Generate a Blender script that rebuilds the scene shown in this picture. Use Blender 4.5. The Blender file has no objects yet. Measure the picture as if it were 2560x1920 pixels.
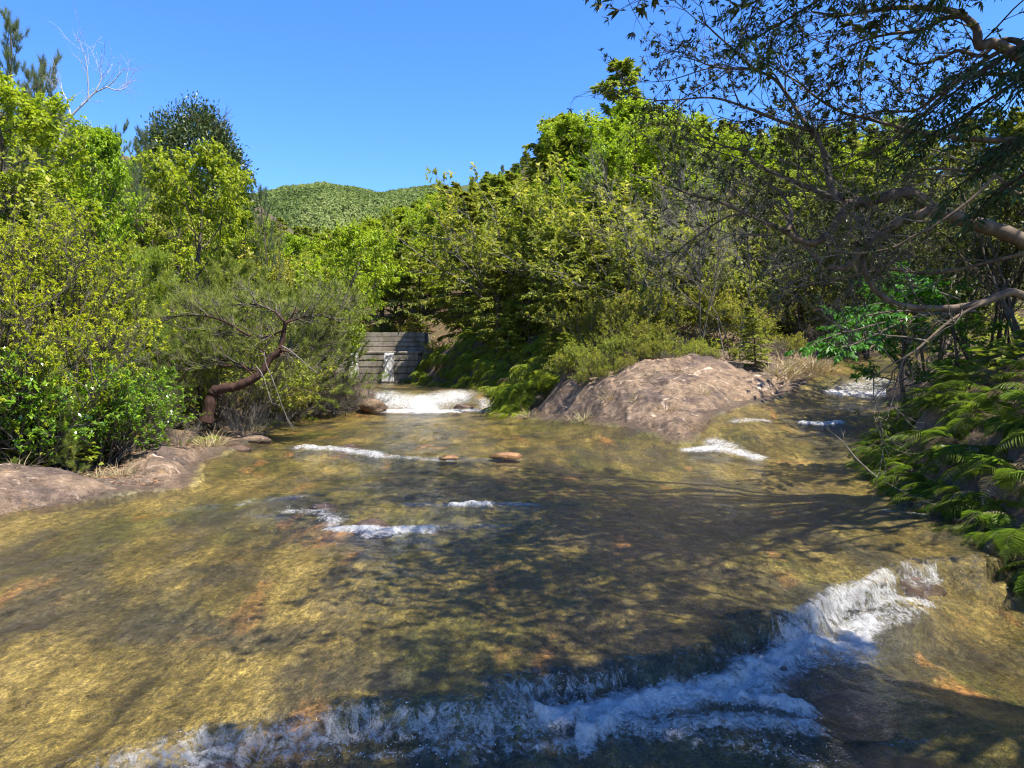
import bpy, math, random
import numpy as np
from mathutils import Vector

# ------------------------------------------------------------------ camera, sky, sun, exposure
SC = bpy.context.scene
COL = SC.collection
F, HZ, CAMZ = 731.0, 375.0, 1.75          # focal length in pixels of a 1024 wide frame, horizon row, eye height
cam_d = bpy.data.cameras.new('camera')
cam_d.sensor_width = 36.0
cam_d.lens = F / 1024 * 36.0
cam_d.shift_y = -(384 - HZ) / 1024
cam_d.clip_start = 0.05
cam_d.clip_end = 3000
cam = bpy.data.objects.new('camera', cam_d)
cam.location = (0, 0, CAMZ)
cam.rotation_euler = (math.radians(90), 0, 0)
COL.objects.link(cam)
SC.camera = cam

SUN_EL, SUN_AZ = math.radians(64), math.radians(124)      # azimuth clockwise from +Y (the view direction): from the right
sun_dir = Vector((math.cos(SUN_EL) * math.sin(SUN_AZ), math.cos(SUN_EL) * math.cos(SUN_AZ), math.sin(SUN_EL)))
world = bpy.data.worlds.new('World')
SC.world = world
world.use_nodes = True
wn = world.node_tree
bg = wn.nodes['Background']
sky = wn.nodes.new('ShaderNodeTexSky')
sky.sky_type = 'NISHITA'
sky.sun_disc = False
sky.sun_elevation = SUN_EL
sky.sun_rotation = SUN_AZ
sky.altitude = 300
sky.air_density = 1.0
sky.dust_density = 0.0
sky.ozone_density = 7.0
grade = wn.nodes.new('ShaderNodeHueSaturation')          # deep spring blue all over
grade.inputs['Saturation'].default_value = 1.2
grade.inputs['Hue'].default_value = 0.512
wn.links.new(sky.outputs[0], grade.inputs['Color'])
wn.links.new(grade.outputs[0], bg.inputs[0])
bg.inputs[1].default_value = 0.135
sun_d = bpy.data.lights.new('sun', 'SUN')
sun_d.energy = 4.3
sun_d.angle = math.radians(0.53)
sun_d.color = (1.0, 0.95, 0.86)
sun = bpy.data.objects.new('sun', sun_d)
sun.rotation_euler = sun_dir.to_track_quat('Z', 'Y').to_euler()
sun.location = (20, 0, 40)
COL.objects.link(sun)
SC.view_settings.view_transform = 'Standard'
SC.view_settings.look = 'None'
SC.view_settings.exposure = 1.36
SC.view_settings.gamma = 1.0
SC.view_settings.use_curve_mapping = False
SC.cycles.max_bounces = 7
SC.cycles.diffuse_bounces = 2
SC.cycles.use_adaptive_sampling = True
SC.cycles.adaptive_threshold = 0.012
SC.cycles.glossy_bounces = 2
SC.cycles.transmission_bounces = 4
SC.cycles.transparent_max_bounces = 8
SC.cycles.use_denoising = True
SC.cycles.filter_width = 1.15
SC.cycles.sample_clamp_indirect = 4.0
SC.cycles.sample_clamp_direct = 30.0
SC.cycles.caustics_reflective = False
SC.cycles.caustics_refractive = False

RNG = np.random.default_rng(7)

# ------------------------------------------------------------------ small maths
def P(u, v, d):
    """Point seen at pixel (u, v) of the 1024x768 frame, standing d metres up the valley."""
    return np.array([(u - 512) / F * d, d, CAMZ - (v - HZ) / F * d])

def sstep(a, b, x):
    t = np.clip((x - a) / (b - a), 0, 1)
    return t * t * (3 - 2 * t)

def _hash(ix, iy, seed):
    h = (ix * 374761393 + iy * 668265263 + seed * 974711) & 0xffffffff
    h = ((h ^ (h >> 13)) * 1274126177) & 0xffffffff
    h = ((h ^ (h >> 16)) * 2246822519) & 0xffffffff
    return ((h ^ (h >> 15)) & 0xffff) / 65535.0

def vnoise(x, y, seed=0):
    x = np.asarray(x, float); y = np.asarray(y, float)
    xf, yf = np.floor(x), np.floor(y)
    ix, iy = xf.astype(np.int64), yf.astype(np.int64)
    fx, fy = x - xf, y - yf
    fx = fx * fx * fx * (fx * (fx * 6 - 15) + 10); fy = fy * fy * fy * (fy * (fy * 6 - 15) + 10)
    a = _hash(ix, iy, seed); b = _hash(ix + 1, iy, seed); c = _hash(ix, iy + 1, seed); d = _hash(ix + 1, iy + 1, seed)
    return (a + (b - a) * fx) * (1 - fy) + (c + (d - c) * fx) * fy

def fbm(x, y, oct=4, seed=0, gain=0.5):
    s, a, n = 0, 1.0, 0
    for k in range(oct):
        s = s + a * (vnoise(x, y, seed + 17 * k) * 2 - 1); n += a
        x = x * 2.03 + 3.1; y = y * 2.03 - 1.7; a *= gain
    return s / n

class TPS:
    def __init__(self, pts, smooth=1e-3):
        p = np.array(pts, float)
        self.c = p[:, :2]; n = len(p)
        K = self._k(self.c, self.c) + np.eye(n) * smooth
        A = np.zeros((n + 3, n + 3))
        A[:n, :n] = K; A[:n, n] = 1; A[:n, n + 1:] = self.c; A[n, :n] = 1; A[n + 1:, :n] = self.c.T
        self.w = np.linalg.solve(A, np.concatenate([p[:, 2], np.zeros(3)]))
    def _k(self, a, b):
        r2 = ((a[:, None, :] - b[None, :, :]) ** 2).sum(-1)
        return -np.sqrt(r2 + 0.25)
    def __call__(self, x, y):
        x = np.asarray(x, float); sh = x.shape
        q = np.stack([x.ravel(), np.asarray(y, float).ravel()], 1)
        out = np.empty(len(q)); n = len(self.c)
        for i in range(0, len(q), 60000):
            s = q[i:i + 60000]
            out[i:i + 60000] = self._k(s, self.c) @ self.w[:n] + self.w[n] + s @ self.w[n + 1:]
        return out.reshape(sh)

def seg_dist(x, y, poly, closed=False):
    """distance to a polyline, and the signed side of the nearest piece"""
    x = np.asarray(x, float); y = np.asarray(y, float)
    best = np.full(x.shape, 1e9); side = np.zeros(x.shape)
    p = [np.array(q[:2], float) for q in poly]
    if closed: p = p + [p[0]]
    for a, b in zip(p[:-1], p[1:]):
        d = b - a; L = (d @ d) + 1e-12
        t = np.clip(((x - a[0]) * d[0] + (y - a[1]) * d[1]) / L, 0, 1)
        ex = x - a[0] - t * d[0]; ey = y - a[1] - t * d[1]
        r = np.sqrt(ex * ex + ey * ey)
        m = r < best - 1e-9
        best = np.where(m, r, best)
        side = np.where(m, np.sign(d[0] * (y - a[1]) - d[1] * (x - a[0])), side)
    return best, side

def inside(x, y, poly):
    x = np.asarray(x, float); y = np.asarray(y, float)
    c = np.zeros(x.shape, bool); n = len(poly)
    for i in range(n):
        x1, y1 = poly[i][:2]; x2, y2 = poly[(i + 1) % n][:2]
        if y1 == y2: continue
        m = ((y1 > y) != (y2 > y)) & (x < (x2 - x1) * (y - y1) / (y2 - y1) + x1)
        c ^= m
    return c

def sdist(x, y, poly):
    d, _ = seg_dist(x, y, poly, True)
    return np.where(inside(x, y, poly), -d, d)

# ------------------------------------------------------------------ the lie of the land
LIP = [(-6.5, 1.9), (-3.0, 2.65), (-1.6, 3.02), (-.85, 3.3), (-.5, 3.42), (-.16, 3.62), (.15, 3.7), (.49, 3.95), (.8, 3.98), (1.11, 4.15), (1.3, 4.2),
       (1.59, 4.62), (2.0, 4.7), (2.3, 5.1), (3.04, 5.65), (3.6, 5.8), (6.0, 6.2)]
WATER_POLY = [(-5.5, 1.0), (-5.9, 4), (-5.5, 6.2), (-5.05, 7.2), (-4.7, 7.6), (-4.25, 8.3), (-3.75, 8.55), (-3.95, 9.3), (-4.35, 10.3), (-4.4, 11.3),
              (-4.6, 12.7), (-4.6, 13.8), (-5.3, 15.8), (-5.8, 17.8), (-5.2, 19.7), (-4.0, 20.1), (-3.8, 21), (-4.6, 24), (-7.5, 31.4), (-4.6, 31.4),
              (-3.2, 27.5), (-1.0, 23), (-.55, 21), (-.6, 19.9), (.1, 18.6), (1.25, 16), (2.1, 13.8), (2.65, 12.3), (3.05, 12.2), (3.35, 12.7), (3.9, 13.6),
              (4.9, 14.8), (6.0, 16.0), (7.2, 17.2), (9.6, 21.5), (12.5, 24), (14, 23), (12.3, 20.5), (9.0, 17.0), (7.9, 15.6), (6.9, 13.6), (5.9, 11.6),
              (4.95, 10.2), (4.35, 8.6), (4.2, 7.4), (4.1, 6.3), (3.95, 5.4), (4.2, 4.0), (4.6, 1.0)]
wp = []
for y, z in ((1, .12), (3, .17), (4, .2), (5.7, .3), (7.2, .36), (8.8, .42), (10.2, .47), (11.7, .545)):
    for x in (-6.5, -3.5, -1, 1.2, 3.6): wp.append((x, y, z))
for y, z in ((13.5, .59), (15, .64), (17, .69), (19.4, .735)):
    for x in (-6.5, -4, -1.5, .8): wp.append((x, y, z))
for x in (-5, -3.4, -1.8, -.4): wp += [(x, 20.1, .75), (x, 21.6, 1.29), (x, 22.6, 1.33)]
for x in (-6.5, -5, -2.5): wp += [(x, 27, 1.39), (x, 31.5, 1.45)]
wp += [(3.2, 12.0, .56), (3.6, 11.0, .53), (4.7, 10.2, .49), (5.5, 10.4, .55), (5.5, 13.0, .84), (5.5, 13.5, .98), (4.7, 13.2, .92), (3.9, 13.5, 1.02), (5.9, 16, 1.29), (7.6, 16, 1.31),
       (5.6, 11.5, .7), (4.2, 12.3, .8), (6.4, 12.6, .85), (6.8, 14.5, 1.14), (8.0, 16.75, 1.66), (7.2, 17.0, 1.68), (9.2, 16.8, 1.7), (10.2, 20.3, 2.25), (12.5, 22, 2.5), (9, 18.6, 1.95), (12, 19, 2.1)]
WT = TPS(wp, 2e-3)

def lip_mix(x, y):
    d, s = seg_dist(x, y, LIP)
    jit = 0.17 * fbm(x * 1.5, y * 1.5, 3, 5) + 0.06 * fbm(x * 8, y * 8, 3, 9)
    return .75 * sstep(-.08, .06, d * s + jit) + .25 * sstep(-.1, .06, d * s + .14 + 1.6 * jit), d * s + jit
def step_line(x, y, poly, w):
    d, s = seg_dist(x, y, poly)
    a, b = np.array(poly[0]), np.array(poly[-1])
    return sstep(-w, w, d * s), np.exp(-(np.maximum(d, 0) / 0.6) ** 2)

STEPS = []    # (polyline in plan, drop, width): low ledges across the slab, filled in below
def water_z(x, y, fine=True):
    x = np.asarray(x, float); y = np.asarray(y, float)
    up = WT(x, y)
    for poly, h, w in STEPS:
        s, loc = step_line(x, y, poly, w)
        up = up + h * (s - .5) * loc
    k, sd = lip_mix(x, y)
    low = .02 + 0.03 * fbm(x * 1.1 + 4, y * 1.1, 2, 23) + 0.04 * np.clip(x - 1.6, 0, 4) + 0.02 * fbm(x * 2.2, y * 2.2, 3, 21)
    return np.where(y > 8.0, up, low * (1 - k) + up * k)

def P_on(u, v, zf=None):
    """where the sight line through (u, v) meets the water"""
    d = np.geomspace(1.6, 40, 2500)
    x = (u - 512) / F * d; z = CAMZ - (v - HZ) / F * d
    m = np.nonzero(z < water_z(x, d))[0]
    i = m[0] if len(m) else -1
    return np.array([x[i], d[i]])
def plan(px): return [tuple(P_on(u, v)) for u, v in px]
_steps = [([(296, 520), (330, 524), (372, 531), (432, 529)], .05, .10), ([(300, 448), (345, 450), (380, 456), (455, 459)], .055, .12),
          ([(452, 505), (492, 505)], .03, .08), ([(225, 505), (262, 501)], .04, .1)]
_steps = [(plan(a)[::1], h, w) for a, h, w in _steps]
STEPS += _steps

bank = []
# left bank, rising from the water
for (x, y) in [(-5.9, 4), (-5.3, 6.8), (-4.4, 8.4), (-4.4, 10.3), (-4.6, 12.7), (-5.4, 16), (-5.4, 19.7), (-3.9, 21), (-4.9, 25), (-7.3, 31)]:
    z = float(WT(np.array(x), np.array(y)))
    bank += [(x - .3, y, z + .08), (x - 1.1, y, z + .2), (x - 2.2, y, z + .55), (x - 4, y, z + 1.6), (x - 8, y, z + 4.2), (x - 14, y, z + 8)]
bank += [(-6.3, 0, .4), (-9, 0, 2.2), (-14, -2, 5), (4.9, 0, .6), (8, 0, 2), (14, 0, 4), (-6, -4, .3), (0, -4, -.3), (5, -4, .4)]
# right bank with the ferns
for y, e, h in ((2, 4.4, 0), (4, 4.2, 0), (5.4, 3.95, .27), (6.6, 4.12, .33), (8, 4.3, .39), (9.3, 4.65, .44), (10.4, 5.05, .52)):
    bank += [(e + .12, y, h + .12), (e + .75, y, h + .66), (e + 1.4, y, h + 1.12), (e + 2.3, y, h + 1.6), (e + 5, y, h + 2.6), (e + 10, y, h + 4.2)]
bank += [(6.2, 11.6, 1.0), (7.2, 13.4, 1.45), (8.4, 15.5, 1.9), (9.6, 17, 2.4), (13, 20, 3.0), (8.6, 12, 2.0), (11, 15, 2.7), (15, 18, 3.6), (16, 23, 4.0), (20, 14, 5)]
# the outcrop between the streams and the slope behind it
bank += [(2.95, 16, 1.92), (2.3, 15.4, 1.45), (3.3, 15.2, 1.62), (2.5, 14, .98), (2.9, 13, .78), (3.2, 13.2, .86), (3.7, 14.4, 1.35), (4.6, 16, 1.68), (1.6, 16.6, 1.2), (1.0, 17.4, 1.05), (.5, 18.6, .86),
         (1.1, 19.3, 1.35), (3.7, 18, 2.15), (4.9, 19, 2.3), (6.3, 18, 1.95), (5.6, 17, 1.72), (7.6, 20.5, 2.6), (9.6, 23.5, 3.1)]
bank += [(.2, 20.4, 1.5), (.5, 21.6, 2.0), (-.1, 23.3, 2.1), (1.4, 20.6, 2.3), (-.5, 24.6, 2.6), (-1.9, 27.4, 2.6), (-2.7, 29.5, 2.8), (-3.6, 31.6, 2.9), (1.9, 23, 3.5), (.8, 28, 4.7)]
bank += [(4.4, 25, 4.8), (.8, 40, 9.4), (-3.5, 40, 6.2), (-7.8, 70, 15), (-13, 90, 19), (10, 26, 4.6), (14, 30, 5.2), (20, 30, 5.8), (10, 40, 12.5), (25, 60, 12), (5, 70, 24), (-4, 100, 26), (20, 100, 25), (40, 100, 24), (40, 40, 7)]
bank += [(-8, 33.5, 3.6), (-6, 33.5, 3.6), (-9, 45, 4.5), (-15.8, 70, 8.4), (-20, 90, 10.8), (-24, 125, 14), (0, 125, 30), (30, 125, 26), (-45, 125, 32)]
bank += [(-12, 28, 5), (-18, 28, 9), (-13, 45, 7.5), (-22, 60, 13), (-30, 60, 19), (-40, 90, 26), (-15, 14, 7), (-25, 20, 12), (-60, 60, 30), (-60, 20, 25), (60, 20, 8), (60, 60, 13)]
BT = TPS(bank + [(x, y, z - .05) for x, y, z in wp if y > 5], 2e-3)

def ground_z(x, y, noise=True):
    x = np.asarray(x, float); y = np.asarray(y, float)
    sd = sdist(x, y, WATER_POLY) + 0.12 * fbm(x * 1.7, y * 1.7, 3, 31) * (y < 30)
    near = (sd < 3) & (y < 34)
    w = sstep(0.0, 0.9, sd)
    wz = np.where(near, water_z(x, y), 0)
    b = BT(x, y)
    depth = .035 + .07 * sstep(0, .8, -sd)
    _, ld = lip_mix(x, y)
    depth = depth + .1 * sstep(-.15, -.5, ld) * (y < 8)
    g_near = wz - np.where(sd < 0, depth, -0.01) + np.clip(sd, 0, 1) * .1
    g = np.where(near, g_near * (1 - w) + np.maximum(b, wz - .02 + .05 * w) * w, b)
    g = np.where(y > 34, b, g)
    if noise:
        amp = np.where(sd < 0, .045, .045 + .07 * sstep(0, 1.5, sd))
        g = g + amp * fbm(x * 1.3, y * 1.3, 5, 3, .55) + .018 * fbm(x * 6, y * 6, 3, 8)
        g = g + .3 * sstep(3, 8, sd) * fbm(x * .35, y * .35, 3, 12)
        # rounded knobs in the slab that just touch the surface
    return g

def G(x, y): return float(ground_z(np.array([x]), np.array([y]))[0])

# ------------------------------------------------------------------ mesh collecting
class MB:
    def __init__(self): self.v, self.f, self.n, self.a = [], [], 0, []
    def add(self, v, f, a=None):
        v = np.asarray(v, np.float32).reshape(-1, 3); f = np.asarray(f, np.int32)
        self.v.append(v); self.f.append(f + self.n); self.n += len(v)
        self.a.append(np.full(len(v), .5, np.float32) if a is None else np.asarray(a, np.float32).reshape(-1))
        return self
    def mesh(self, name, smooth=False, attrs=None):
        me = bpy.data.meshes.new(name)
        if not self.v: return me
        v = np.concatenate(self.v)
        me.vertices.add(len(v)); me.vertices.foreach_set('co', v.ravel())
        tot = np.concatenate([np.full(len(f), f.shape[1], np.int32) for f in self.f])
        idx = np.concatenate([f.ravel() for f in self.f])
        me.loops.add(len(idx)); me.loops.foreach_set('vertex_index', idx)
        me.polygons.add(len(tot))
        me.polygons.foreach_set('loop_start', np.concatenate([[0], np.cumsum(tot)[:-1]]).astype(np.int32))
        if smooth: me.polygons.foreach_set('use_smooth', np.ones(len(tot), bool))
        me.update(calc_edges=True)
        at = me.attributes.new('lv', 'FLOAT', 'POINT'); at.data.foreach_set('value', np.concatenate(self.a))
        for k, arr in (attrs or {}).items():
            at = me.attributes.new(k, 'FLOAT', 'POINT'); at.data.foreach_set('value', np.asarray(arr, np.float32).ravel())
        return me

def nrm(a): return a / (np.linalg.norm(a, axis=-1, keepdims=True) + 1e-9)

def leaves(mb, pos, axis, up, L, W, fold=.25, lv=None, fine=False):
    """leaf blades: base, two sides, tip; the sides bent up a little. fine adds a second pair of side points"""
    pos = np.asarray(pos, float); n = len(pos)
    axis = nrm(np.asarray(axis, float)); side = nrm(np.cross(axis, up)); nn = np.cross(side, axis)
    L = np.broadcast_to(L, n)[:, None]; W = np.broadcast_to(W, n)[:, None]
    lv = RNG.random(n) if lv is None else lv
    if fine:
        b = pos; t = pos + axis * L - nn * L * .18
        s = [pos + axis * L * f + side * W * sg * w + nn * W * fold * (1 if f < .5 else .3) for f, w in ((.3, .45), (.68, .4)) for sg in (1, -1)]
        V = np.stack([b, s[0], s[2], t, s[3], s[1]], 1)
        o = np.arange(n)[:, None] * 6
        mb.add(V, np.concatenate([o + np.array([[0, 1, 2, 3]]), o + np.array([[0, 3, 4, 5]])]), np.repeat(lv, 6))
    else:
        b = pos; t = pos + axis * L - nn * L * .12
        s1 = pos + axis * L * .45 + side * W * .5 + nn * W * fold; s2 = pos + axis * L * .45 - side * W * .5 + nn * W * fold
        V = np.stack([b, s1, t, s2], 1)
        mb.add(V, np.arange(n)[:, None] * 4 + np.array([[0, 1, 2, 3]]), np.repeat(lv, 4))

def needles(mb, pos, axis, L, W, lv=None):
    n = len(pos); axis = nrm(axis)
    s = nrm(np.cross(axis, RNG.normal(size=(n, 3))))
    L = np.broadcast_to(L, n)[:, None]; W = np.broadcast_to(W, n)[:, None]
    V = np.stack([pos - s * W * .5, pos + s * W * .5, pos + axis * L], 1)
    lv = RNG.random(n) if lv is None else lv
    mb.add(V, np.arange(n)[:, None] * 3 + np.array([[0, 1, 2]]), np.repeat(lv, 3))

def paths(p0, d0, L, segs, wob=.2, trop=(0, 0, 0)):
    """many branches at once: (M, segs+1, 3)"""
    p = np.asarray(p0, float); d = nrm(np.asarray(d0, float)); M = len(p)
    L = np.broadcast_to(L, M)[:, None] / segs
    out = [p]
    for k in range(segs):
        d = nrm(d + RNG.normal(size=(M, 3)) * wob + np.asarray(trop, float) / segs)
        p = p + d * L
        out.append(p)
    return np.stack(out, 1)

def tubes(mb, PT, r0, r1, k=4, power=1.0, bump=0):
    """tapered tubes round many paths; r0/r1 at the ends, or r0 an array per point"""
    PT = np.asarray(PT, float)
    if PT.ndim == 2: PT = PT[None]
    M, S, _ = PT.shape
    tan = np.empty_like(PT)
    tan[:, 1:-1] = PT[:, 2:] - PT[:, :-2]; tan[:, 0] = PT[:, 1] - PT[:, 0]; tan[:, -1] = PT[:, -1] - PT[:, -2]
    tan = nrm(tan)
    ref = np.where(np.abs(tan[:, :, 2:3]) > .9, np.array([1., .2, 0]), np.array([0, 0, 1.]))
    a = nrm(np.cross(tan, ref)); b = np.cross(tan, a)
    if r1 is None: R = np.broadcast_to(np.asarray(r0, float), (M, S))
    else:
        t = np.linspace(0, 1, S) ** power
        R = np.broadcast_to(np.asarray(r0, float).reshape(-1, 1), (M, 1)) * (1 - t) + np.broadcast_to(np.asarray(r1, float).reshape(-1, 1), (M, 1)) * t
    if bump: R = R * (1 + bump * RNG.normal(size=R.shape))
    ang = np.arange(k) * 2 * math.pi / k
    V = PT[:, :, None, :] + R[:, :, None, None] * (a[:, :, None, :] * np.cos(ang)[None, None, :, None] + b[:, :, None, :] * np.sin(ang)[None, None, :, None])
    i = np.arange(S - 1)[:, None] * k + np.arange(k)[None, :]
    j = np.arange(S - 1)[:, None] * k + (np.arange(k)[None, :] + 1) % k
    q = np.stack([i, j, j + k, i + k], -1).reshape(-1, 4)
    mb.add(V.reshape(-1, 3), (np.arange(M)[:, None, None] * S * k + q[None]).reshape(-1, 4), np.repeat(RNG.random(M), S * k))

def along(PT, t):
    """points and tangents at parameter t (M, n) on each path -> (M, n, 3)"""
    M, S, _ = PT.shape
    x = np.clip(t, 0, .9999) * (S - 1); i = x.astype(int); f = (x - i)[..., None]
    m = np.arange(M)[:, None]
    a, b = PT[m, i], PT[m, i + 1]
    return a + (b - a) * f, nrm(b - a)

def spawn(PT, n, t0=.3, t1=1., ang=(.5, 1.), flat=0., up=0.):
    """n starts on each path: positions, directions, t; flat keeps the fan level"""
    M = len(PT)
    t = t0 + (t1 - t0) * (np.arange(n)[None] + RNG.random((M, n))) / n
    p, tg = along(PT, t)
    rnd = RNG.normal(size=tg.shape)
    hor = np.cross(tg, np.array([0, 0, 1.])) * np.where((np.arange(n) % 2)[None, :, None] == 0, 1, -1)
    perp = nrm(np.cross(tg, rnd)) * (1 - flat) + nrm(hor) * flat
    perp = nrm(perp)
    th = ang[0] + (ang[1] - ang[0]) * RNG.random((M, n, 1))
    d = tg * np.cos(th) + perp * np.sin(th) + np.array([0, 0, up])
    return p.reshape(-1, 3), nrm(d).reshape(-1, 3), t.reshape(-1)

def catmull(ctrl, n=8):
    c = np.array(ctrl, float)
    c = np.vstack([2 * c[0] - c[1], c, 2 * c[-1] - c[-2]])
    out = []
    for i in range(1, len(c) - 2):
        for t in np.arange(n) / n:
            out.append(.5 * (2 * c[i] + (c[i + 1] - c[i - 1]) * t + (2 * c[i - 1] - 5 * c[i] + 4 * c[i + 1] - c[i + 2]) * t * t + (3 * c[i] - c[i - 1] - 3 * c[i + 1] + c[i + 2]) * t ** 3))
    out.append(c[-2])
    return np.array(out)

# ------------------------------------------------------------------ objects
def link(o, parent=None):
    COL.objects.link(o)
    if parent is not None: o.parent = parent
    return o
def obj(name, me, mat=None, parent=None):
    o = bpy.data.objects.new(name, me)
    if mat is not None and not me.materials: me.materials.append(mat)
    return link(o, parent)
def tag(o, label=None, cat=None, group=None, kind=None):
    if label: o['label'] = label
    if cat: o['category'] = cat
    if group: o['group'] = group
    if kind: o['kind'] = kind
    return o
def thing(name, label, cat, loc, rotz=0., group=None, scale=1.):
    o = bpy.data.objects.new(name, None)
    o.empty_display_size = .1
    o.location = loc; o.rotation_euler = (0, 0, rotz)
    o.scale = (scale,) * 3 if np.isscalar(scale) else scale
    link(o); tag(o, label, cat, group)
    return o

# ------------------------------------------------------------------ materials
class NT:
    def __init__(self, name):
        self.m = bpy.data.materials.new(name); self.m.use_nodes = True
        self.t = self.m.node_tree; self.t.nodes.clear()
        self.out = self.t.nodes.new('ShaderNodeOutputMaterial')
    def n(self, typ, ins=None, **kw):
        nd = self.t.nodes.new('ShaderNode' + typ)
        for k, v in kw.items(): setattr(nd, k, v)
        for k, v in (ins or {}).items():
            s = nd.inputs[k]
            if hasattr(v, 'bl_idname') or hasattr(v, 'is_linked'): self.t.links.new(v, s)
            else: s.default_value = v if not (isinstance(v, tuple) and len(v) == 3 and s.type == 'RGBA') else (*v, 1)
        return nd
    def pos(self):
        if not hasattr(self, '_p'): self._p = self.n('TexCoord').outputs['Object']
        return self._p
    def mapped(self, scale, rot=(0, 0, 0), vec=None):
        return self.n('Mapping', {'Vector': vec or self.pos(), 'Scale': scale, 'Rotation': rot}).outputs[0]
    def noise(self, scale, detail=4, rough=.55, vec=None, dist=0., col=False):
        nd = self.n('TexNoise', {'Vector': vec or self.pos(), 'Scale': scale, 'Detail': detail, 'Roughness': rough, 'Distortion': dist})
        return nd.outputs[1 if col else 0]
    def ramp(self, fac, stops, interp='LINEAR'):
        nd = self.n('ValToRGB', {'Fac': fac}); cr = nd.color_ramp; cr.interpolation = interp
        while len(cr.elements) < len(stops): cr.elements.new(.5)
        for e, (p, c) in zip(cr.elements, stops):
            e.position = p; e.color = (*c, 1) if not np.isscalar(c) else (c, c, c, 1)
        return nd.outputs[0]
    def math(self, op, a, b=None, clamp=False):
        nd = self.n('Math', {0: a, **({1: b} if b is not None else {})}, operation=op); nd.use_clamp = clamp
        return nd.outputs[0]
    def mix(self, fac, a, b, blend='MIX'):
        nd = self.n('Mix', data_type='RGBA', blend_type=blend)
        for key, v in ((0, fac), (6, a), (7, b)):
            s = nd.inputs[key]
            if hasattr(v, 'is_linked'): self.t.links.new(v, s)
            else: s.default_value = (*v, 1) if isinstance(v, tuple) and len(v) == 3 else v
        return nd.outputs[2]
    def bump(self, h, dist, strength=1., normal=None):
        ins = {'Height': h, 'Distance': dist, 'Strength': strength}
        if normal is not None: ins['Normal'] = normal
        return self.n('Bump', ins).outputs[0]
    def attr(self, name): return self.n('Attribute', attribute_name=name).outputs['Fac']
    def done(self, shader):
        self.t.links.new(shader, self.out.inputs[0]); return self.m
    def principled(self, col, rough=.7, normal=None, spec=.3, **kw):
        ins = {'Base Color': col, 'Roughness': rough, 'Specular IOR Level': spec, **kw}
        if normal is not None: ins['Normal'] = normal
        return self.n('BsdfPrincipled', ins).outputs[0]

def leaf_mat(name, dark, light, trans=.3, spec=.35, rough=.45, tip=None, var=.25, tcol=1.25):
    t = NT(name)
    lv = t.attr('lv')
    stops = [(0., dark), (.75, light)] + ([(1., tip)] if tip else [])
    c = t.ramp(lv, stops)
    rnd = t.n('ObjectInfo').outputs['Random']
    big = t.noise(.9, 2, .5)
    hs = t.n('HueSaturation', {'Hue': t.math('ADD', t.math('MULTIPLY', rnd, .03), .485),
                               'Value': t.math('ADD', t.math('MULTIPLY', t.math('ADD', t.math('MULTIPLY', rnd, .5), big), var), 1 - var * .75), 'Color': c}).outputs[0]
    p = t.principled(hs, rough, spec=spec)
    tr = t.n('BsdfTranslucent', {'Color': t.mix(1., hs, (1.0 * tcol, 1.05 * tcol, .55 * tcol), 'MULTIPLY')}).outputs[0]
    return t.done(t.n('MixShader', {0: trans, 1: p, 2: tr}).outputs[0])

def bark_mat(name, dark, light, scale=14., rough=.85):
    t = NT(name)
    v = t.mapped((1, 1, .35))
    n1 = t.noise(scale, 5, .65, v); n2 = t.noise(scale * .3, 3, .5)
    c = t.mix(n2, t.ramp(n1, [(.35, dark), (.68, light)]), t.ramp(n1, [(.3, tuple(x * .7 for x in dark)), (.7, tuple(x * .9 for x in light))]))
    return t.done(t.principled(c, rough, t.bump(n1, .012, .7), .2))

M = {}
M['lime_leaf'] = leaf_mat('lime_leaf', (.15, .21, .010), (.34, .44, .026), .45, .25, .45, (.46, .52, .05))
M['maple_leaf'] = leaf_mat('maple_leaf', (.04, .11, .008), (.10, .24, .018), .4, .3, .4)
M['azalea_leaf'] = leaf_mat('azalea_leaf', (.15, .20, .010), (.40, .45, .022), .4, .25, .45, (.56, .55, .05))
M['camellia_leaf'] = leaf_mat('camellia_leaf', (.07, .14, .008), (.20, .32, .02), .3, .6, .25, (.36, .42, .04))
M['cypress_leaf'] = leaf_mat('cypress_leaf', (.125, .15, .018), (.30, .325, .045), .4, .15, .5, (.42, .40, .07), .35)
M['cypress_dark'] = leaf_mat('cypress_dark', (.08, .11, .018), (.19, .225, .036), .34, .15, .5, (.27, .28, .055), .35)
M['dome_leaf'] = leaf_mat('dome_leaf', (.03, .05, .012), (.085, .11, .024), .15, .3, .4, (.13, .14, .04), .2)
M['pine_needle'] = leaf_mat('pine_needle', (.14, .19, .03), (.31, .36, .08), .42, .15, .5, (.42, .44, .12))
M['pine_blue'] = leaf_mat('pine_blue', (.08, .115, .045), (.19, .23, .10), .35, .2, .5, (.25, .27, .13))
M['pine_bright'] = leaf_mat('pine_bright', (.15, .20, .02), (.34, .39, .06), .4, .2, .5, (.45, .46, .10))
M['olive_leaf'] = leaf_mat('olive_leaf', (.14, .16, .018), (.33, .345, .05), .4, .15, .45, (.50, .45, .08), .4)
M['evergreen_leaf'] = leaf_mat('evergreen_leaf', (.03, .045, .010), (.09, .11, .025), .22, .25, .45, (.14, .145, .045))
M['fern_leaf'] = leaf_mat('fern_leaf', (.065, .11, .012), (.18, .255, .03), .4, .25, .45, (.28, .33, .06))
M['fern_bright'] = leaf_mat('fern_bright', (.12, .165, .012), (.28, .33, .035), .4, .2, .45, (.38, .39, .06), .35)
M['fern_dry'] = leaf_mat('fern_dry', (.12, .085, .05), (.33, .26, .17), .2, .2, .6)
M['straw'] = leaf_mat('straw', (.22, .16, .08), (.48, .38, .2), .2, .2, .6, (.55, .47, .28))
M['litter'] = leaf_mat('litter', (.12, .06, .03), (.34, .19, .10), .1, .2, .6, (.5, .32, .2))
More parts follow.
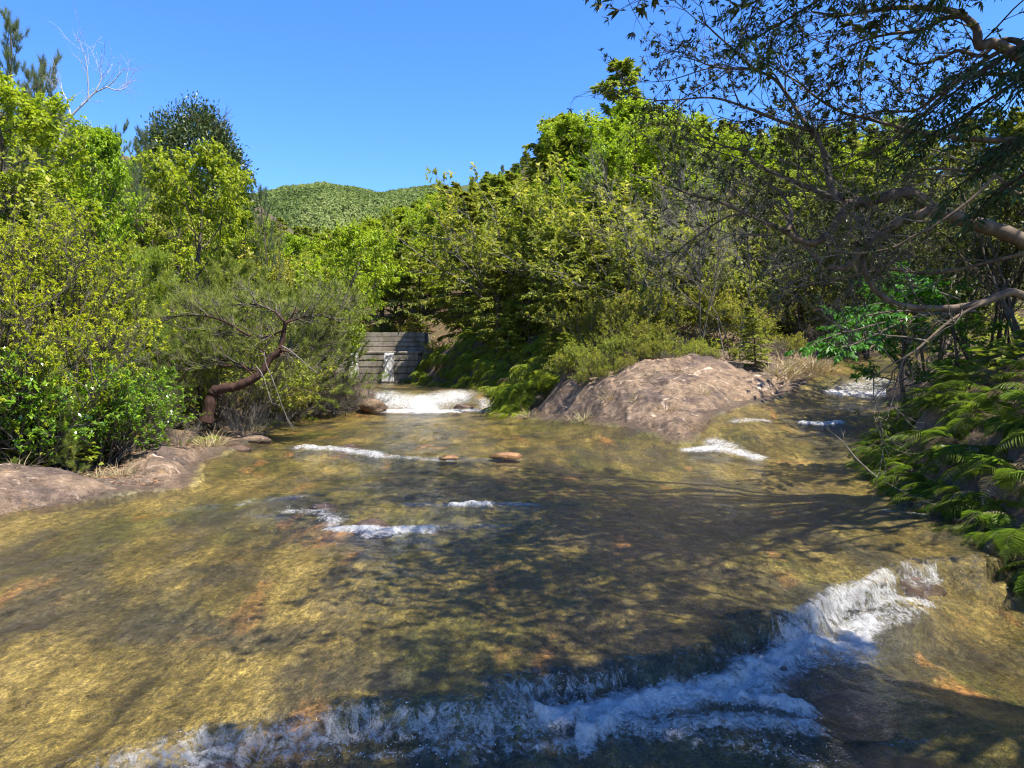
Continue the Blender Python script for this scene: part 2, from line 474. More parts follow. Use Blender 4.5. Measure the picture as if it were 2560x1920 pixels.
M['conifer_spray'] = leaf_mat('conifer_spray', (.02, .045, .018), (.06, .10, .04), .3, .2, .5)
M['bark'] = bark_mat('bark', (.05, .04, .03), (.17, .135, .10))
M['bark_red'] = bark_mat('bark_red', (.022, .012, .009), (.10, .052, .035), 26)
M['bark_smooth'] = bark_mat('bark_smooth', (.06, .04, .026), (.21, .15, .10), 9, .7)
M['bark_grey'] = bark_mat('bark_grey', (.10, .085, .065), (.27, .235, .19), 18)
M['dead_wood'] = bark_mat('dead_wood', (.3, .27, .24), (.62, .58, .53), 20)
M['twig'] = bark_mat('twig', (.06, .048, .036), (.20, .165, .13), 12)

def bed_mat():
    t = NT('stream_bed')
    flow = t.mapped((1.0, .42, 1.0), (0, 0, .35))
    warp = t.noise(.8, 3, .5, flow)
    big = t.noise(.62, 5, .6, flow, .8)
    mid = t.noise(2.3, 6, .68, flow, .6)
    pat = t.noise(1.15, 5, .62, t.mapped((1, .6, 1), (0, 0, -.2), t.n('VectorMath', {0: t.pos(), 1: (7.3, 2.1, 0)}, operation='ADD').outputs[0]), .5)
    fine = t.noise(34, 4, .7, t.mapped((1, .6, 1)))
    speck = t.noise(95, 3, .75)
    gold = t.ramp(mid, [(.28, (.055, .046, .018)), (.42, (.135, .105, .032)), (.55, (.235, .18, .052)), (.68, (.335, .26, .092)), (.8, (.31, .25, .125))])
    green = t.ramp(mid, [(.3, (.032, .036, .014)), (.5, (.10, .097, .024)), (.7, (.19, .165, .045))])
    dark = t.ramp(mid, [(.3, (.020, .021, .020)), (.55, (.055, .052, .045)), (.8, (.13, .105, .07))])
    c = t.mix(t.ramp(big, [(.40, 0.), (.56, 1.)]), green, gold)
    c = t.mix(t.ramp(pat, [(.33, .85), (.44, .55), (.52, 0.)]), c, dark)
    orange = t.ramp(t.noise(1.7, 4, .6, flow, .4), [(.60, 0.), (.72, .85)])
    c = t.mix(orange, c, t.mix(fine, (.26, .12, .035), (.46, .24, .085)))
    streak = t.noise(5.5, 5, .65, t.mapped((1., .16, 1.), (0, 0, .42)), .6)
    c = t.mix(1., c, t.ramp(streak, [(.3, .5), (.5, 1.), (.7, 1.45)]), 'MULTIPLY')
    c = t.mix(1., c, t.ramp(fine, [(.25, .28), (.5, .95), (.75, 1.7)]), 'MULTIPLY')
    grain = t.noise(17, 4, .72, t.mapped((1, .75, 1)), .3)
    c = t.mix(1., c, t.ramp(grain, [(.3, .42), (.5, 1.), (.7, 1.6)]), 'MULTIPLY')
    c = t.mix(1., c, t.ramp(speck, [(.28, .35), (.5, 1.), (.7, 1.8)]), 'MULTIPLY')
    # dry ground: rock near the water, leaf mould and soil higher up
    n1 = t.noise(1.6, 6, .62); n2 = t.noise(16, 5, .7); n3 = t.noise(60, 3, .7)
    rock = t.ramp(n2, [(.25, (.045, .035, .026)), (.5, (.13, .098, .07)), (.75, (.28, .22, .16))])
    rock = t.mix(t.ramp(n1, [(.35, 0.), (.65, .7)]), rock, t.ramp(n2, [(.3, (.11, .07, .04)), (.7, (.32, .21, .12))]))
    soil = t.ramp(n2, [(.25, (.030, .022, .014)), (.5, (.10, .065, .036)), (.75, (.25, .155, .085))])
    soil = t.mix(t.ramp(n1, [(.45, 0.), (.7, .55)]), soil, (.05, .062, .015))
    dry = t.mix(t.attr('soil'), rock, soil)
    dry = t.mix(1., dry, t.ramp(n3, [(.3, .55), (.7, 1.35)]), 'MULTIPLY')
    wet = t.attr('wet')
    dry = t.mix(t.math('MULTIPLY', t.attr('damp'), .8), dry, t.mix(1., dry, (.38, .34, .30), 'MULTIPLY'))
    col = t.mix(wet, dry, c)
    h = t.math('ADD', t.math('MULTIPLY', fine, .6), t.math('MULTIPLY', mid, 1.4))
    rough = t.math('ADD', t.math('MULTIPLY', wet, -.35), .9)
    return t.done(t.principled(col, rough, t.bump(t.math('ADD', h, n2), .03, .8), .3))
M['ground'] = bed_mat()

def water_mat(name='stream_water', still=1.):
    t = NT(name)
    v1 = t.mapped((1, .55, 1), (0, 0, .25))
    a = t.noise(9, 3, .6, v1, .5); b = t.noise(30, 4, .65, v1, .4); c = t.noise(85, 2, .6)
    n = t.bump(a, .05, .55)
    n = t.bump(b, .022, .8, n)
    n = t.bump(c, .010, .9, n)
    fr = t.n('Fresnel', {'IOR': 1.29, 'Normal': n}).outputs[0]
    gl = t.n('BsdfGlossy', {'Color': (1, 1, 1), 'Roughness': .09, 'Normal': n}).outputs[0]
    tr = t.n('BsdfTransparent', {'Color': (.93, .90, .80)}).outputs[0]
    w = t.n('MixShader', {0: fr, 1: tr, 2: gl}).outputs[0]
    # white water: broken up by streaks and bubbles
    foam = t.attr('foam')
    st = t.noise(26, 5, .72, t.mapped((1, 1, .13)), .7)
    bub = t.noise(8, 6, .75, v1, 1.2)
    fin = t.noise(110, 3, .8)
    c01 = lambda q, a, b: t.ramp(q, [(a, 0.), (b, 1.)])
    k = t.math('ADD', t.math('MULTIPLY', c01(st, .33, .67), .50), t.math('ADD', t.math('MULTIPLY', c01(bub, .3, .7), .28), t.math('MULTIPLY', c01(fin, .3, .7), .22)))
    mask = t.math('ADD', t.math('MULTIPLY', foam, 1.25), t.math('SUBTRACT', t.math('MULTIPLY', k, 1.15), 1.12))
    mask = t.ramp(mask, [(0., 0.), (.22, .35), (.6, .94)])
    mask = t.math('MULTIPLY', mask, t.ramp(foam, [(.02, 0.), (.2, 1.)]))
    fn = t.bump(k, .06, .8)
    fd = t.n('BsdfDiffuse', {'Color': (.90, .88, .84), 'Normal': fn}).outputs[0]
    ft = t.n('BsdfTranslucent', {'Color': (.86, .85, .82)}).outputs[0]
    fo = t.n('MixShader', {0: .3, 1: fd, 2: ft}).outputs[0]
    fo = t.n('MixShader', {0: .10, 1: fo, 2: t.n('BsdfGlossy', {'Roughness': .12, 'Normal': fn}).outputs[0]}).outputs[0]
    return t.done(t.n('MixShader', {0: mask, 1: w, 2: fo}).outputs[0])
M['water'] = water_mat()

def rock_mat(name, tint=(1, 1, 1), wetc=False):
    t = NT(name)
    q = t.mapped((.8, 1.15, 1.7), (.25, .12, .6))
    n1 = t.noise(.9, 6, .6, q, .3); n2 = t.noise(7, 7, .72, q); n3 = t.noise(48, 4, .75); n4 = t.noise(2.7, 4, .6, q, 1.)
    base = t.ramp(n2, [(.28, (.055, .042, .032)), (.45, (.15, .112, .08)), (.6, (.25, .19, .135)), (.78, (.42, .335, .25))])
    dark = t.ramp(n2, [(.3, (.040, .032, .029)), (.6, (.12, .092, .078)), (.8, (.24, .185, .145))])
    c = t.mix(t.ramp(n1, [(.40, 1.), (.50, 0.)]), base, dark)
    c = t.mix(t.ramp(n4, [(.60, 0.), (.70, .8)]), c, t.mix(n3, (.40, .29, .2), (.66, .58, .5)))
    c = t.mix(t.ramp(t.noise(4.2, 4, .6), [(.62, 0.), (.72, .6)]), c, (.26, .16, .06))
    c = t.mix(1., c, t.ramp(n3, [(.28, .5), (.5, 1.), (.72, 1.45)]), 'MULTIPLY')
    c = t.mix(1., c, tuple(k * f for k, f in zip(tint, (1.12, 1.02, .90))) if not wetc else tint, 'MULTIPLY')
    h = t.math('ADD', t.math('MULTIPLY', n2, .8), t.math('MULTIPLY', n3, .35))
    return t.done(t.principled(c, .35 if wetc else .85, t.bump(h, .06, .8), .5 if wetc else .2))
M['rock'] = rock_mat('rock')
M['rock_wet'] = rock_mat('rock_wet', (.55, .42, .34), True)
M['rock_tan'] = rock_mat('rock_tan', (1.35, 1.1, .8))

def concrete_mat():
    t = NT('concrete')
    v = t.mapped((1, 1, .25))
    n1 = t.noise(2.2, 5, .65, v, .6); n2 = t.noise(24, 4, .7); n3 = t.noise(3, 4, .6)
    c = t.ramp(n1, [(.3, (.10, .085, .062)), (.5, (.25, .215, .165)), (.75, (.38, .34, .28))])
    c = t.mix(t.ramp(n3, [(.52, 0.), (.68, .7)]), c, (.085, .095, .03))
    c = t.mix(1., c, t.ramp(n2, [(.3, .6), (.7, 1.3)]), 'MULTIPLY')
    return t.done(t.principled(c, .85, t.bump(n2, .02, .6), .25))
M['concrete'] = concrete_mat()

def hill_mat():
    t = NT('hill_forest')
    n = t.noise(.35, 4, .7)
    c = t.ramp(n, [(.3, (.03, .045, .012)), (.7, (.09, .11, .03))])
    return t.done(t.principled(c, .9))
M['hill'] = hill_mat()
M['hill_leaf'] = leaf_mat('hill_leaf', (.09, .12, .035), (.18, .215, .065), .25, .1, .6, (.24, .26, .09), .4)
def spray_mat():
    t = NT('spray')
    g = t.n('BsdfGlossy', {'Roughness': .05}).outputs[0]
    d = t.n('BsdfDiffuse', {'Color': (.85, .88, .9)}).outputs[0]
    return t.done(t.n('MixShader', {0: .5, 1: d, 2: g}).outputs[0])
M['spray'] = spray_mat()

# ------------------------------------------------------------------ ground, water, far hill
def fan(d0, d1, rows, t0, t1, cols):
    d = np.geomspace(d0, d1, rows); t = np.linspace(t0, t1, cols)
    Y, T = np.meshgrid(d, t, indexing='ij')
    return Y * T, Y
def gridfaces(r, c, keep=None):
    i = np.arange(r - 1)[:, None] * c + np.arange(c - 1)[None]
    f = np.stack([i, i + 1, i + c + 1, i + c], -1).reshape(-1, 4)
    if keep is not None:
        kk = keep.ravel(); f = f[kk[f].any(1)]
    return f
def compact(v, f, *arrs):
    used = np.zeros(len(v), bool); used[f.ravel()] = True
    idx = np.cumsum(used) - 1
    return v[used], idx[f], [a[used] for a in arrs]

GX, GY = fan(1.1, 130, 430, -1.5, 1.5, 430)
GZ = ground_z(GX, GY)
sdg = sdist(GX, GY, WATER_POLY)
mb = MB().add(np.stack([GX, GY, GZ], -1), gridfaces(*GX.shape))
wet = sstep(.10, -.02, sdg + .08 * fbm(GX * 4, GY * 4, 3, 77))
wet = np.where(GY > 33, 0, wet)
tribdry = sstep(0.3, 1.6, sdg + .5 * fbm(GX * 1.1, GY * 1.1, 3, 78))
# the tributary runs over bare rock on its far side, so soil starts later there
rockside = sstep(2.2, .2, np.hypot((GX - 6.8) / 1.6, (GY - 18.3) / 1.7))
soil = tribdry * (1 - rockside)
damp = sstep(.55, .12, sdg + .25 * fbm(GX * 3, GY * 3, 3, 79)) * (GY < 33)
ground = obj('ground', mb.mesh('ground', True, {'wet': wet, 'soil': soil, 'damp': damp}), M['ground'])
tag(ground, kind='structure')

FOAM = []   # (points in plan, half width m, strength)
def foam(px, w, s): FOAM.append((plan(px), w, s))
foam([(545, 718), (580, 712), (625, 707), (674, 697), (743, 699), (801, 710)], .11, .95)
foam([(625, 722), (655, 729), (700, 724), (760, 722), (808, 728)], .14, .72)
foam([(700, 742), (767, 748), (801, 760)], .14, .5)
foam([(743, 690), (760, 668), (790, 655), (813, 640), (850, 650)], .17, .9)
foam([(767, 668), (813, 655), (859, 660)], .2, .7)
foam([(790, 640), (815, 615), (848, 600), (870, 588)], .12, .75)
foam([(848, 604), (894, 600), (929, 606)], .10, .7)
foam([(872, 580), (890, 577)], .08, .7)
foam([(440, 750), (480, 742), (520, 728), (550, 720)], .08, .6)
foam([(278, 764), (320, 757), (347, 752), (393, 757), (440, 748)], .07, .5)
foam([(165, 766), (190, 764)], .06, .7)
foam([(300, 447), (330, 449), (345, 451), (380, 456)], .16, .75); foam([(380, 457), (411, 459), (452, 460)], .11, .6)
foam([(290, 512), (318, 512), (336, 522)], .16, .6); foam([(330, 530), (360, 531), (385, 533), (430, 531)], .09, .85); foam([(372, 536), (392, 536)], .16, .8)
foam([(455, 504), (488, 505)], .08, .9)
foam([(238, 506), (258, 501)], .12, .45)
foam([(378, 399), (400, 402), (420, 404), (440, 400), (455, 396)], .75, .8); foam([(385, 412), (430, 412), (455, 412)], .35, .95); foam([(420, 402), (425, 411)], .6, 1.); foam([(390, 393), (385, 403)], .4, .6)
foam([(466, 411), (488, 411)], .3, .75); foam([(483, 401), (486, 409)], .3, .6)
foam([(690, 451), (715, 448), (735, 452), (757, 458)], .22, .85); foam([(712, 442), (730, 447)], .25, .7)
foam([(735, 421), (765, 421)], .18, .65); foam([(803, 423), (840, 423)], .12, .95)
foam([(835, 393), (890, 393)], .3, .8); foam([(845, 388), (880, 384)], .4, .6); foam([(870, 380), (890, 382)], .35, .6)
foam([(885, 511), (925, 515)], .08, .6)

WX, WY = fan(1.25, 33, 640, -1.25, 1.15, 600)
WZ = water_z(WX, WY)
FM = np.zeros(WX.shape)
for pl, w, s in FOAM:
    d, _ = seg_dist(WX, WY, pl)
    FM = np.maximum(FM, s * np.exp(-(d / w) ** 2 * .9))
for pl, w, s in FOAM[11:16]:          # bubbles trailing off downstream
    d, _ = seg_dist(WX, WY + .3, pl)
    FM = np.maximum(FM, .42 * s * np.exp(-(d / .38) ** 2))
# the fall itself: patchy curtains down the front of the ledge
lk, ls = lip_mix(WX, WY)
curtain = sstep(.10, -.02, ls) * sstep(-.20, -.08, ls) * sstep(-.3, .35, fbm(WX * 2.3 + 1.3, WX * 0 + 2, 3, 44) + .15) * (WX > -2.6) * (WX < 3.4)
FM = np.maximum(FM, curtain * .60)
foot = np.exp(-((ls + .20) / np.where(WX > .3, .16, .09)) ** 2) * (.55 + .45 * sstep(-.4, .3, fbm(WX * 1.7, WY * .5, 3, 46))) * sstep(-2.2, .4, WX) * sstep(3.6, 2.6, WX)
FM = np.maximum(FM, foot * np.where(WX > .3, .9, .62))
rip = .010 * fbm(WX * 5 + WY * 1.2, WY * 3, 4, 61) + .014 * fbm(WX * 1.8, WY * 1.1, 3, 62)
rip = rip * (1 + 1.2 * (WY < 3.5) + 0 * WX)
puff = FM * FM * (.035 + .05 * fbm(WX * 7, WY * 7, 4, 63) + .03 * fbm(WX * 19, WY * 19, 3, 64)) * np.where(WY < 6.5, 1., .9)
WZ = WZ + rip + puff
sdw = sdist(WX, WY, WATER_POLY)
keep = (sdw < .35) & ((WY < 31.6))
v = np.stack([WX, WY, WZ], -1).reshape(-1, 3); f = gridfaces(*WX.shape, keep=keep)
v, f, (fm,) = compact(v, f, FM.ravel())
water = obj('stream', MB().add(v, f).mesh('stream', True, {'foam': fm}), M['water'])
tag(water, kind='structure')

# spray thrown up by the near fall: droplets
def spray(name, centres, n, spread, up, r, label):
    mb = MB()
    c = np.array(centres); k = RNG.integers(0, len(c), n)
    p = c[k] + RNG.normal(size=(n, 3)) * spread
    p[:, 2] = c[k][:, 2] + np.abs(RNG.normal(size=n)) * up
    rr = r * (.5 + RNG.random(n) ** 2 * 1.3)
    o = np.array([[1, 0, 0], [-1, 0, 0], [0, 1, 0], [0, -1, 0], [0, 0, 1.2], [0, 0, -1.2]])
    V = p[:, None] + o[None] * rr[:, None, None]
    t = np.array([[0, 2, 4], [2, 1, 4], [1, 3, 4], [3, 0, 4], [2, 0, 5], [1, 2, 5], [3, 1, 5], [0, 3, 5]])
    mb.add(V, (np.arange(n)[:, None, None] * 6 + t[None]).reshape(-1, 3))
    o = obj(name, mb.mesh(name, True), M['spray'])
    tag(o, label, 'spray', kind='stuff')
cs = []
for pl, w, s in FOAM[:11]:
    q = catmull([(x, y, 0) for x, y in pl], 6) if len(pl) > 1 else np.array([[*pl[0], 0]])
    cs += [(x, y, float(water_z(np.array(x), np.array(y)))) for x, y, _ in q]
spray('water_spray', cs, 1500, .09, .07, .0019, 'droplets thrown up along the near white fall in the foreground')
cs2 = [(x, y, float(water_z(np.array(x), np.array(y)))) for x, y in plan([(296, 514), (312, 510), (325, 512), (340, 522)])]
spray('water_spray', cs2, 160, .10, .05, .0028, 'droplets over the small white ripple left of the middle of the slab')

# far hill: a wooded ridge closing the valley
hx = np.linspace(-230, 150, 190); hy = np.linspace(150, 520, 120)
HX, HY = np.meshgrid(hx, hy, indexing='xy')
def hill_z(x, y):
    U = 512 + F * x / np.maximum(y, 1)
    prof = np.interp(U, [-60, 120, 250, 285, 320, 350, 378, 400, 430, 520, 700, 900], [215, 205, 199, 191, 186.5, 190, 195.5, 194, 189, 178, 165, 160])
    top = CAMZ + (HZ - prof) / F * 360
    k = sstep(130, 360, y)
    z = top * (.12 + .88 * k) * np.where(y > 360, 1 - .0012 * (y - 360), 1)
    return z + 5 * fbm(x * .03, y * .03, 4, 91) * sstep(340, 200, y) + 1.2 * fbm(x * .08, y * .08, 3, 92) - 4
mb = MB().add(np.stack([HX, HY, hill_z(HX, HY)], -1), gridfaces(*HX.shape))
hill = obj('hill', mb.mesh('hill', True), M['hill'])
tag(hill, kind='structure')
def lump_mesh(name, n, seed):
    r = np.random.default_rng(seed)
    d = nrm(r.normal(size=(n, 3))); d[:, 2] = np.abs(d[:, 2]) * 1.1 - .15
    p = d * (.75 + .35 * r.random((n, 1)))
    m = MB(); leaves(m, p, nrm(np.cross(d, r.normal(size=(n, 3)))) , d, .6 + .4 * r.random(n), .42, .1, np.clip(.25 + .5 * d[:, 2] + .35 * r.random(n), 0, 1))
    return m
def far_forest():
    n = 14000
    r = np.random.default_rng(3)
    y = 170 + 200 * np.sqrt(r.random(n)); U = 248 + 195 * r.random(n); x = (U - 512) / F * y
    z = hill_z(x, y)
    protos = [lump_mesh("l", 14, s) for s in range(4)]
    mb = MB(); k = r.integers(0, 4, n); cl = fbm(x * .035, y * .02, 3, 71); s = (.6 + 1.1 * r.random(n) ** 1.6 + .4 * cl); rot = r.random(n) * 6.28
    for j in range(4):
        pv = np.concatenate(protos[j].v); pf = np.concatenate(protos[j].f); pa = np.concatenate(protos[j].a)
        i = np.nonzero(k == j)[0]
        c, sn = np.cos(rot[i])[:, None], np.sin(rot[i])[:, None]
        V = np.stack([(pv[:, 0] * c - pv[:, 1] * sn), (pv[:, 0] * sn + pv[:, 1] * c), np.broadcast_to(pv[:, 2], (len(i), len(pv))) * 1.05], -1) * s[i][:, None, None]
        V = V + np.stack([x[i], y[i], z[i] + .6], -1)[:, None]
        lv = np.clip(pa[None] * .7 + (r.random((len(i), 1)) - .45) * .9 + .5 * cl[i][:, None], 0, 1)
        mb.add(V.reshape(-1, 3), (np.arange(len(i))[:, None, None] * len(pv) + pf[None]).reshape(-1, 4), lv.ravel())
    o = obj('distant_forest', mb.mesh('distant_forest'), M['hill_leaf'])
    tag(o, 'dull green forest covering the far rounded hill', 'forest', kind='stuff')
far_forest()

# ------------------------------------------------------------------ plant kinds (each kind: a few grown forms, shared by its copies)
def lv_up(nrmz, k=.55): return np.clip(k + .0 * nrmz + .5 * (RNG.random(len(nrmz)) - .5), 0, 1)
UP = np.array([0, 0, 1.])

def leaf_tree(H=6., spread=.36, nb=26, n2=7, n3=5, nl=7, leafL=.10, leafW=.045, droop=.55, base=.22, lean=(0, 0), rise=.55, hemi=False, tr=.018):
    wood, crown = MB(), MB()
    tr_pts = paths([[0, 0, 0]], [[lean[0], lean[1], 1]], H * .95, 10, .06, (0, 0, .3))
    tubes(wood, tr_pts, H * tr, H * .003, 7)
    t = np.linspace(base, .98, nb) + RNG.normal(size=nb) * .01
    p, tg = along(tr_pts, np.clip(t, 0, .99)[None]); p, tg = p[0], tg[0]
    az = np.arange(nb) * 2.4 + RNG.random(nb) * .6
    if hemi: L = H * spread * np.sqrt(np.clip(1 - ((t - .5) / .56) ** 2, .08, 1))
    else: L = H * spread * np.clip(np.sin(np.clip((t - base + .12) / (1.12 - base), 0, 1) * math.pi) ** .7, .15, 1)
    el = rise * (.4 + t)
    d = np.stack([np.cos(az) * np.cos(el), np.sin(az) * np.cos(el), np.sin(el)], -1)
    B1 = paths(p, d, L * (.8 + .4 * RNG.random(nb)), 6, .13, (0, 0, .25))
    tubes(wood, B1, H * .0062 * (1.2 - t), H * .0016, 4)
    q, e, tt = spawn(B1, n2, .25, 1., (.4, .95), .6, .1)
    B2 = paths(q, e, np.repeat(L, n2) * (.5 - .25 * tt) * (.7 + .5 * RNG.random(len(q))), 4, .16, (0, 0, .1))
    tubes(wood, B2, H * .0019, H * .0008, 3)
    q, e, tt = spawn(B2, n3, .2, 1.1, (.3, .9), .5, .0)
    B3 = paths(q, e, H * .045 * (.6 + .8 * RNG.random(len(q))), 2, .15, (0, 0, -.1))
    tubes(wood, B3, H * .0009, H * .0004, 3)
    q, e, tt = spawn(B3, nl, .1, 1.15, (.4, 1.2), .5, -.1)
    n = len(q)
    ax = nrm(e + np.array([0, 0, -droop]) + RNG.normal(size=(n, 3)) * .3)
    up = nrm(UP + RNG.normal(size=(n, 3)) * .45)
    leaves(crown, q, ax, up, leafL * (.6 + .7 * RNG.random(n)), leafW * (.7 + .6 * RNG.random(n)), .2)
    return wood, crown

def dome_tree(H=7.):
    wood, crown = leaf_tree(H * .86, .30, 26, 6, 3, 1, .1, .05, .2, .12, hemi=True, rise=.6); crown = MB()
    n = 620; d = nrm(RNG.normal(size=(n, 3))); d[:, 2] = np.abs(d[:, 2]) * 1.35 - .35
    r = (.62 + .38 * RNG.random((n, 1)) ** .5) * (1 + .10 * np.sin(d[:, :1] * 5 + 1) * np.cos(d[:, 1:2] * 6))
    c = d * r * np.array([H * .33, H * .33, H * .44]) + np.array([0, 0, H * .52])
    k = 34; P_ = np.repeat(c, k, 0) + RNG.normal(size=(n * k, 3)) * H * .026
    ax = nrm(np.repeat(d, k, 0) + RNG.normal(size=P_.shape) * .8 + np.array([0, 0, -.15]))
    leaves(crown, P_, ax, nrm(UP * .6 + np.repeat(d, k, 0) + RNG.normal(size=P_.shape) * .5), .17 * (.6 + .7 * RNG.random(len(P_))), .062, .15)
    return wood, crown

def cypress(H=8., spread=.28, nb=64, base=.14, n2=14, n3=9, ragged=.3, top=1.):
    wood, crown = MB(), MB()
    T = paths([[0, 0, 0]], [[0, 0, 1]], H * .98, 12, .025, (0, 0, .4))
    tubes(wood, T, H * .014, H * .002, 7)
    t = base + (1 - base) * (np.arange(nb) + RNG.random(nb)) / nb
    p, _ = along(T, np.clip(t, 0, .995)[None]); p = p[0]
    az = np.arange(nb) * 2.4 + RNG.random(nb)
    L = H * spread * np.clip((1.02 - t) ** .75 * (1 - ragged + 2 * ragged * RNG.random(nb)), .05, 1) * np.where(t < base + .1, .7, 1)
    el = .15 + .75 * t ** 2
    d = np.stack([np.cos(az) * np.cos(el), np.sin(az) * np.cos(el), np.sin(el)], -1)
    B1 = paths(p, d, L, 6, .09, (0, 0, -.35))
    tubes(wood, B1, H * .0032 * (1.15 - t), H * .0006, 4)
    q, e, tt = spawn(B1, n2, .2, 1.02, (.5, 1.0), .8, .02)
    B2 = paths(q, e, np.repeat(L, n2) * (.42 - .22 * tt) * (.6 + .7 * RNG.random(len(q))) + .05, 3, .12, (0, 0, -.25))
    tubes(wood, B2, H * .0009, H * .0003, 3)
    q, e, tt = spawn(B2, n3, .1, 1.1, (.3, .8), .75, 0)
    n = len(q)
    ax = nrm(e + np.array([0, 0, -.35]) + RNG.normal(size=(n, 3)) * .18)
    up = nrm(UP + RNG.normal(size=(n, 3)) * .5)
    leaves(crown, q, ax, up, H * .026 * (.6 + .8 * RNG.random(n)), H * .0098 * (.7 + .6 * RNG.random(n)), .12)
    return wood, crown

def tuft(crown, tips, dirs, nn=16, L=.11, W=.006, up=.35, spread=.8):
    n = len(tips)
    p = np.repeat(tips, nn, 0); d = np.repeat(dirs, nn, 0)
    back = RNG.random((n * nn, 1)) * L * .9
    ax = nrm(d + RNG.normal(size=(n * nn, 3)) * spread + np.array([0, 0, up]))
    lv = np.clip(np.repeat(RNG.random(n), nn) * .6 + RNG.random(n * nn) * .4, 0, 1)
    needles(crown, p - d * back, ax, L * (.7 + .5 * RNG.random(n * nn)), W, lv)

def pine(H=6., nb=24, spread=.3, base=.3, n2=6, n3=4, L=.12, W=.008, nn=14, lean=(0, 0), wob=.08):
    wood, crown = MB(), MB()
    T = paths([[0, 0, 0]], [[lean[0], lean[1], 1]], H * .93, 9, wob, (0, 0, .3))
    tubes(wood, T, H * .014, H * .003, 6)
    t = base + (1 - base) * (np.arange(nb) + .5 * RNG.random(nb)) / nb
    p, _ = along(T, np.clip(t, 0, .99)[None]); p = p[0]
    az = np.arange(nb) * 2.4 + RNG.random(nb) * .8
    l = H * spread * np.clip(1.1 - t, .12, 1) ** .8 * (.6 + .7 * RNG.random(nb))
    el = .25 + .6 * t
    d = np.stack([np.cos(az) * np.cos(el), np.sin(az) * np.cos(el), np.sin(el)], -1)
    B1 = paths(p, d, l, 5, .15, (0, 0, .3)); tubes(wood, B1, H * .004 * (1.2 - t), H * .001, 4)
    q, e, tt = spawn(B1, n2, .3, 1., (.4, .9), .5, .2)
    B2 = paths(q, e, np.repeat(l, n2) * .38 * (.6 + .7 * RNG.random(len(q))), 3, .15, (0, 0, .4)); tubes(wood, B2, H * .0013, H * .0006, 3)
    q, e, tt = spawn(B2, n3, .45, 1.1, (.2, .6), .2, .35)
    tuft(crown, q, e, nn, L, W)
    tp = np.array([T[0, -1]]); tuft(crown, tp + np.array([[0, 0, L * .3]]), np.array([[0, 0, 1.]]), 30, L * 1.2, W)
    return wood, crown

def shrub(H=2., R=1.2, stems=14, n2=8, n3=6, nl=8, leafL=.055, leafW=.024, rosette=True, splay=.55, top=.45):
    wood, crown = MB(), MB()
    az = np.arange(stems) * 2.4 + RNG.random(stems); rr = np.sqrt(RNG.random(stems))
    p0 = np.stack([np.cos(az) * rr * R * .25, np.sin(az) * rr * R * .25, np.zeros(stems)], -1)
    d0 = np.stack([np.cos(az) * rr * splay * R / H * 2, np.sin(az) * rr * splay * R / H * 2, np.ones(stems)], -1)
    B1 = paths(p0, d0, H * (.75 + .25 * RNG.random(stems)), 6, .12, (0, 0, .1)); tubes(wood, B1, H * .010, H * .002, 4)
    q, e, tt = spawn(B1, n2, .25, 1., (.4, 1.1), .3, .15)
    B2 = paths(q, e, H * .36 * (1.1 - .55 * tt) * (.6 + .7 * RNG.random(len(q))), 4, .18, (0, 0, .15)); tubes(wood, B2, H * .0035, H * .001, 3)
    q, e, tt = spawn(B2, n3, .3, 1.05, (.3, .9), .3, .2)
    B3 = paths(q, e, H * .10 * (.6 + .8 * RNG.random(len(q))), 2, .15, (0, 0, .2)); tubes(wood, B3, H * .0014, H * .0006, 3)
    q, e = B3[:, -1], nrm(B3[:, -1] - B3[:, -2])
    n = len(q)
    Q = np.repeat(q, nl, 0); E = np.repeat(e, nl, 0)
    off = RNG.normal(size=Q.shape)
    ax = nrm(E * .5 + nrm(off) * 1.0 + np.array([0, 0, .1]))
    up = nrm(E + UP + RNG.normal(size=Q.shape) * .35)
    Q = Q - E * RNG.random((len(Q), 1)) * H * .06 * (0 if rosette else 1)
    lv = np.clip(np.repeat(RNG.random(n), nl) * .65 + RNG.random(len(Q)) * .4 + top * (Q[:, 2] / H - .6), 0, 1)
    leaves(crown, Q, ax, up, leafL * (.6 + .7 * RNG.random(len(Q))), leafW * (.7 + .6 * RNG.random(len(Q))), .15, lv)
    return wood, crown

def twigs(H=2.5, R=1.2, stems=16, n2=9, n3=6, splay=.6, n4=3, thick=1.):
    wood = MB()
    az = np.arange(stems) * 2.4 + RNG.random(stems); rr = np.sqrt(RNG.random(stems))
    p0 = np.stack([np.cos(az) * rr * R * .25, np.sin(az) * rr * R * .25, np.zeros(stems)], -1)
    d0 = np.stack([np.cos(az) * rr * splay * R / H * 2, np.sin(az) * rr * splay * R / H * 2, np.ones(stems)], -1)
    B1 = paths(p0, d0, H * (.7 + .3 * RNG.random(stems)), 7, .1, (0, 0, .1)); tubes(wood, B1, H * .007 * thick, H * .0018, 4)
    q, e, tt = spawn(B1, n2, .25, 1., (.35, .9), .1, .15)
    B2 = paths(q, e, H * .38 * (1.1 - .6 * tt) * (.6 + .7 * RNG.random(len(q))), 5, .14, (0, 0, .1)); tubes(wood, B2, H * .0028 * thick, H * .0012, 3)
    q, e, tt = spawn(B2, n3, .25, 1., (.35, .9), .1, .1)
    B3 = paths(q, e, H * .15 * (.5 + .9 * RNG.random(len(q))), 3, .16, (0, 0, .05)); tubes(wood, B3, H * .0015 * thick, H * .0008, 3)
    q, e, tt = spawn(B3, n4, .3, 1., (.35, .9), .1, .1)
    B4 = paths(q, e, H * .055 * (.5 + .9 * RNG.random(len(q))), 2, .16); tubes(wood, B4, H * .0010 * thick, H * .0006, 3)
    return wood, B4[:, -1]

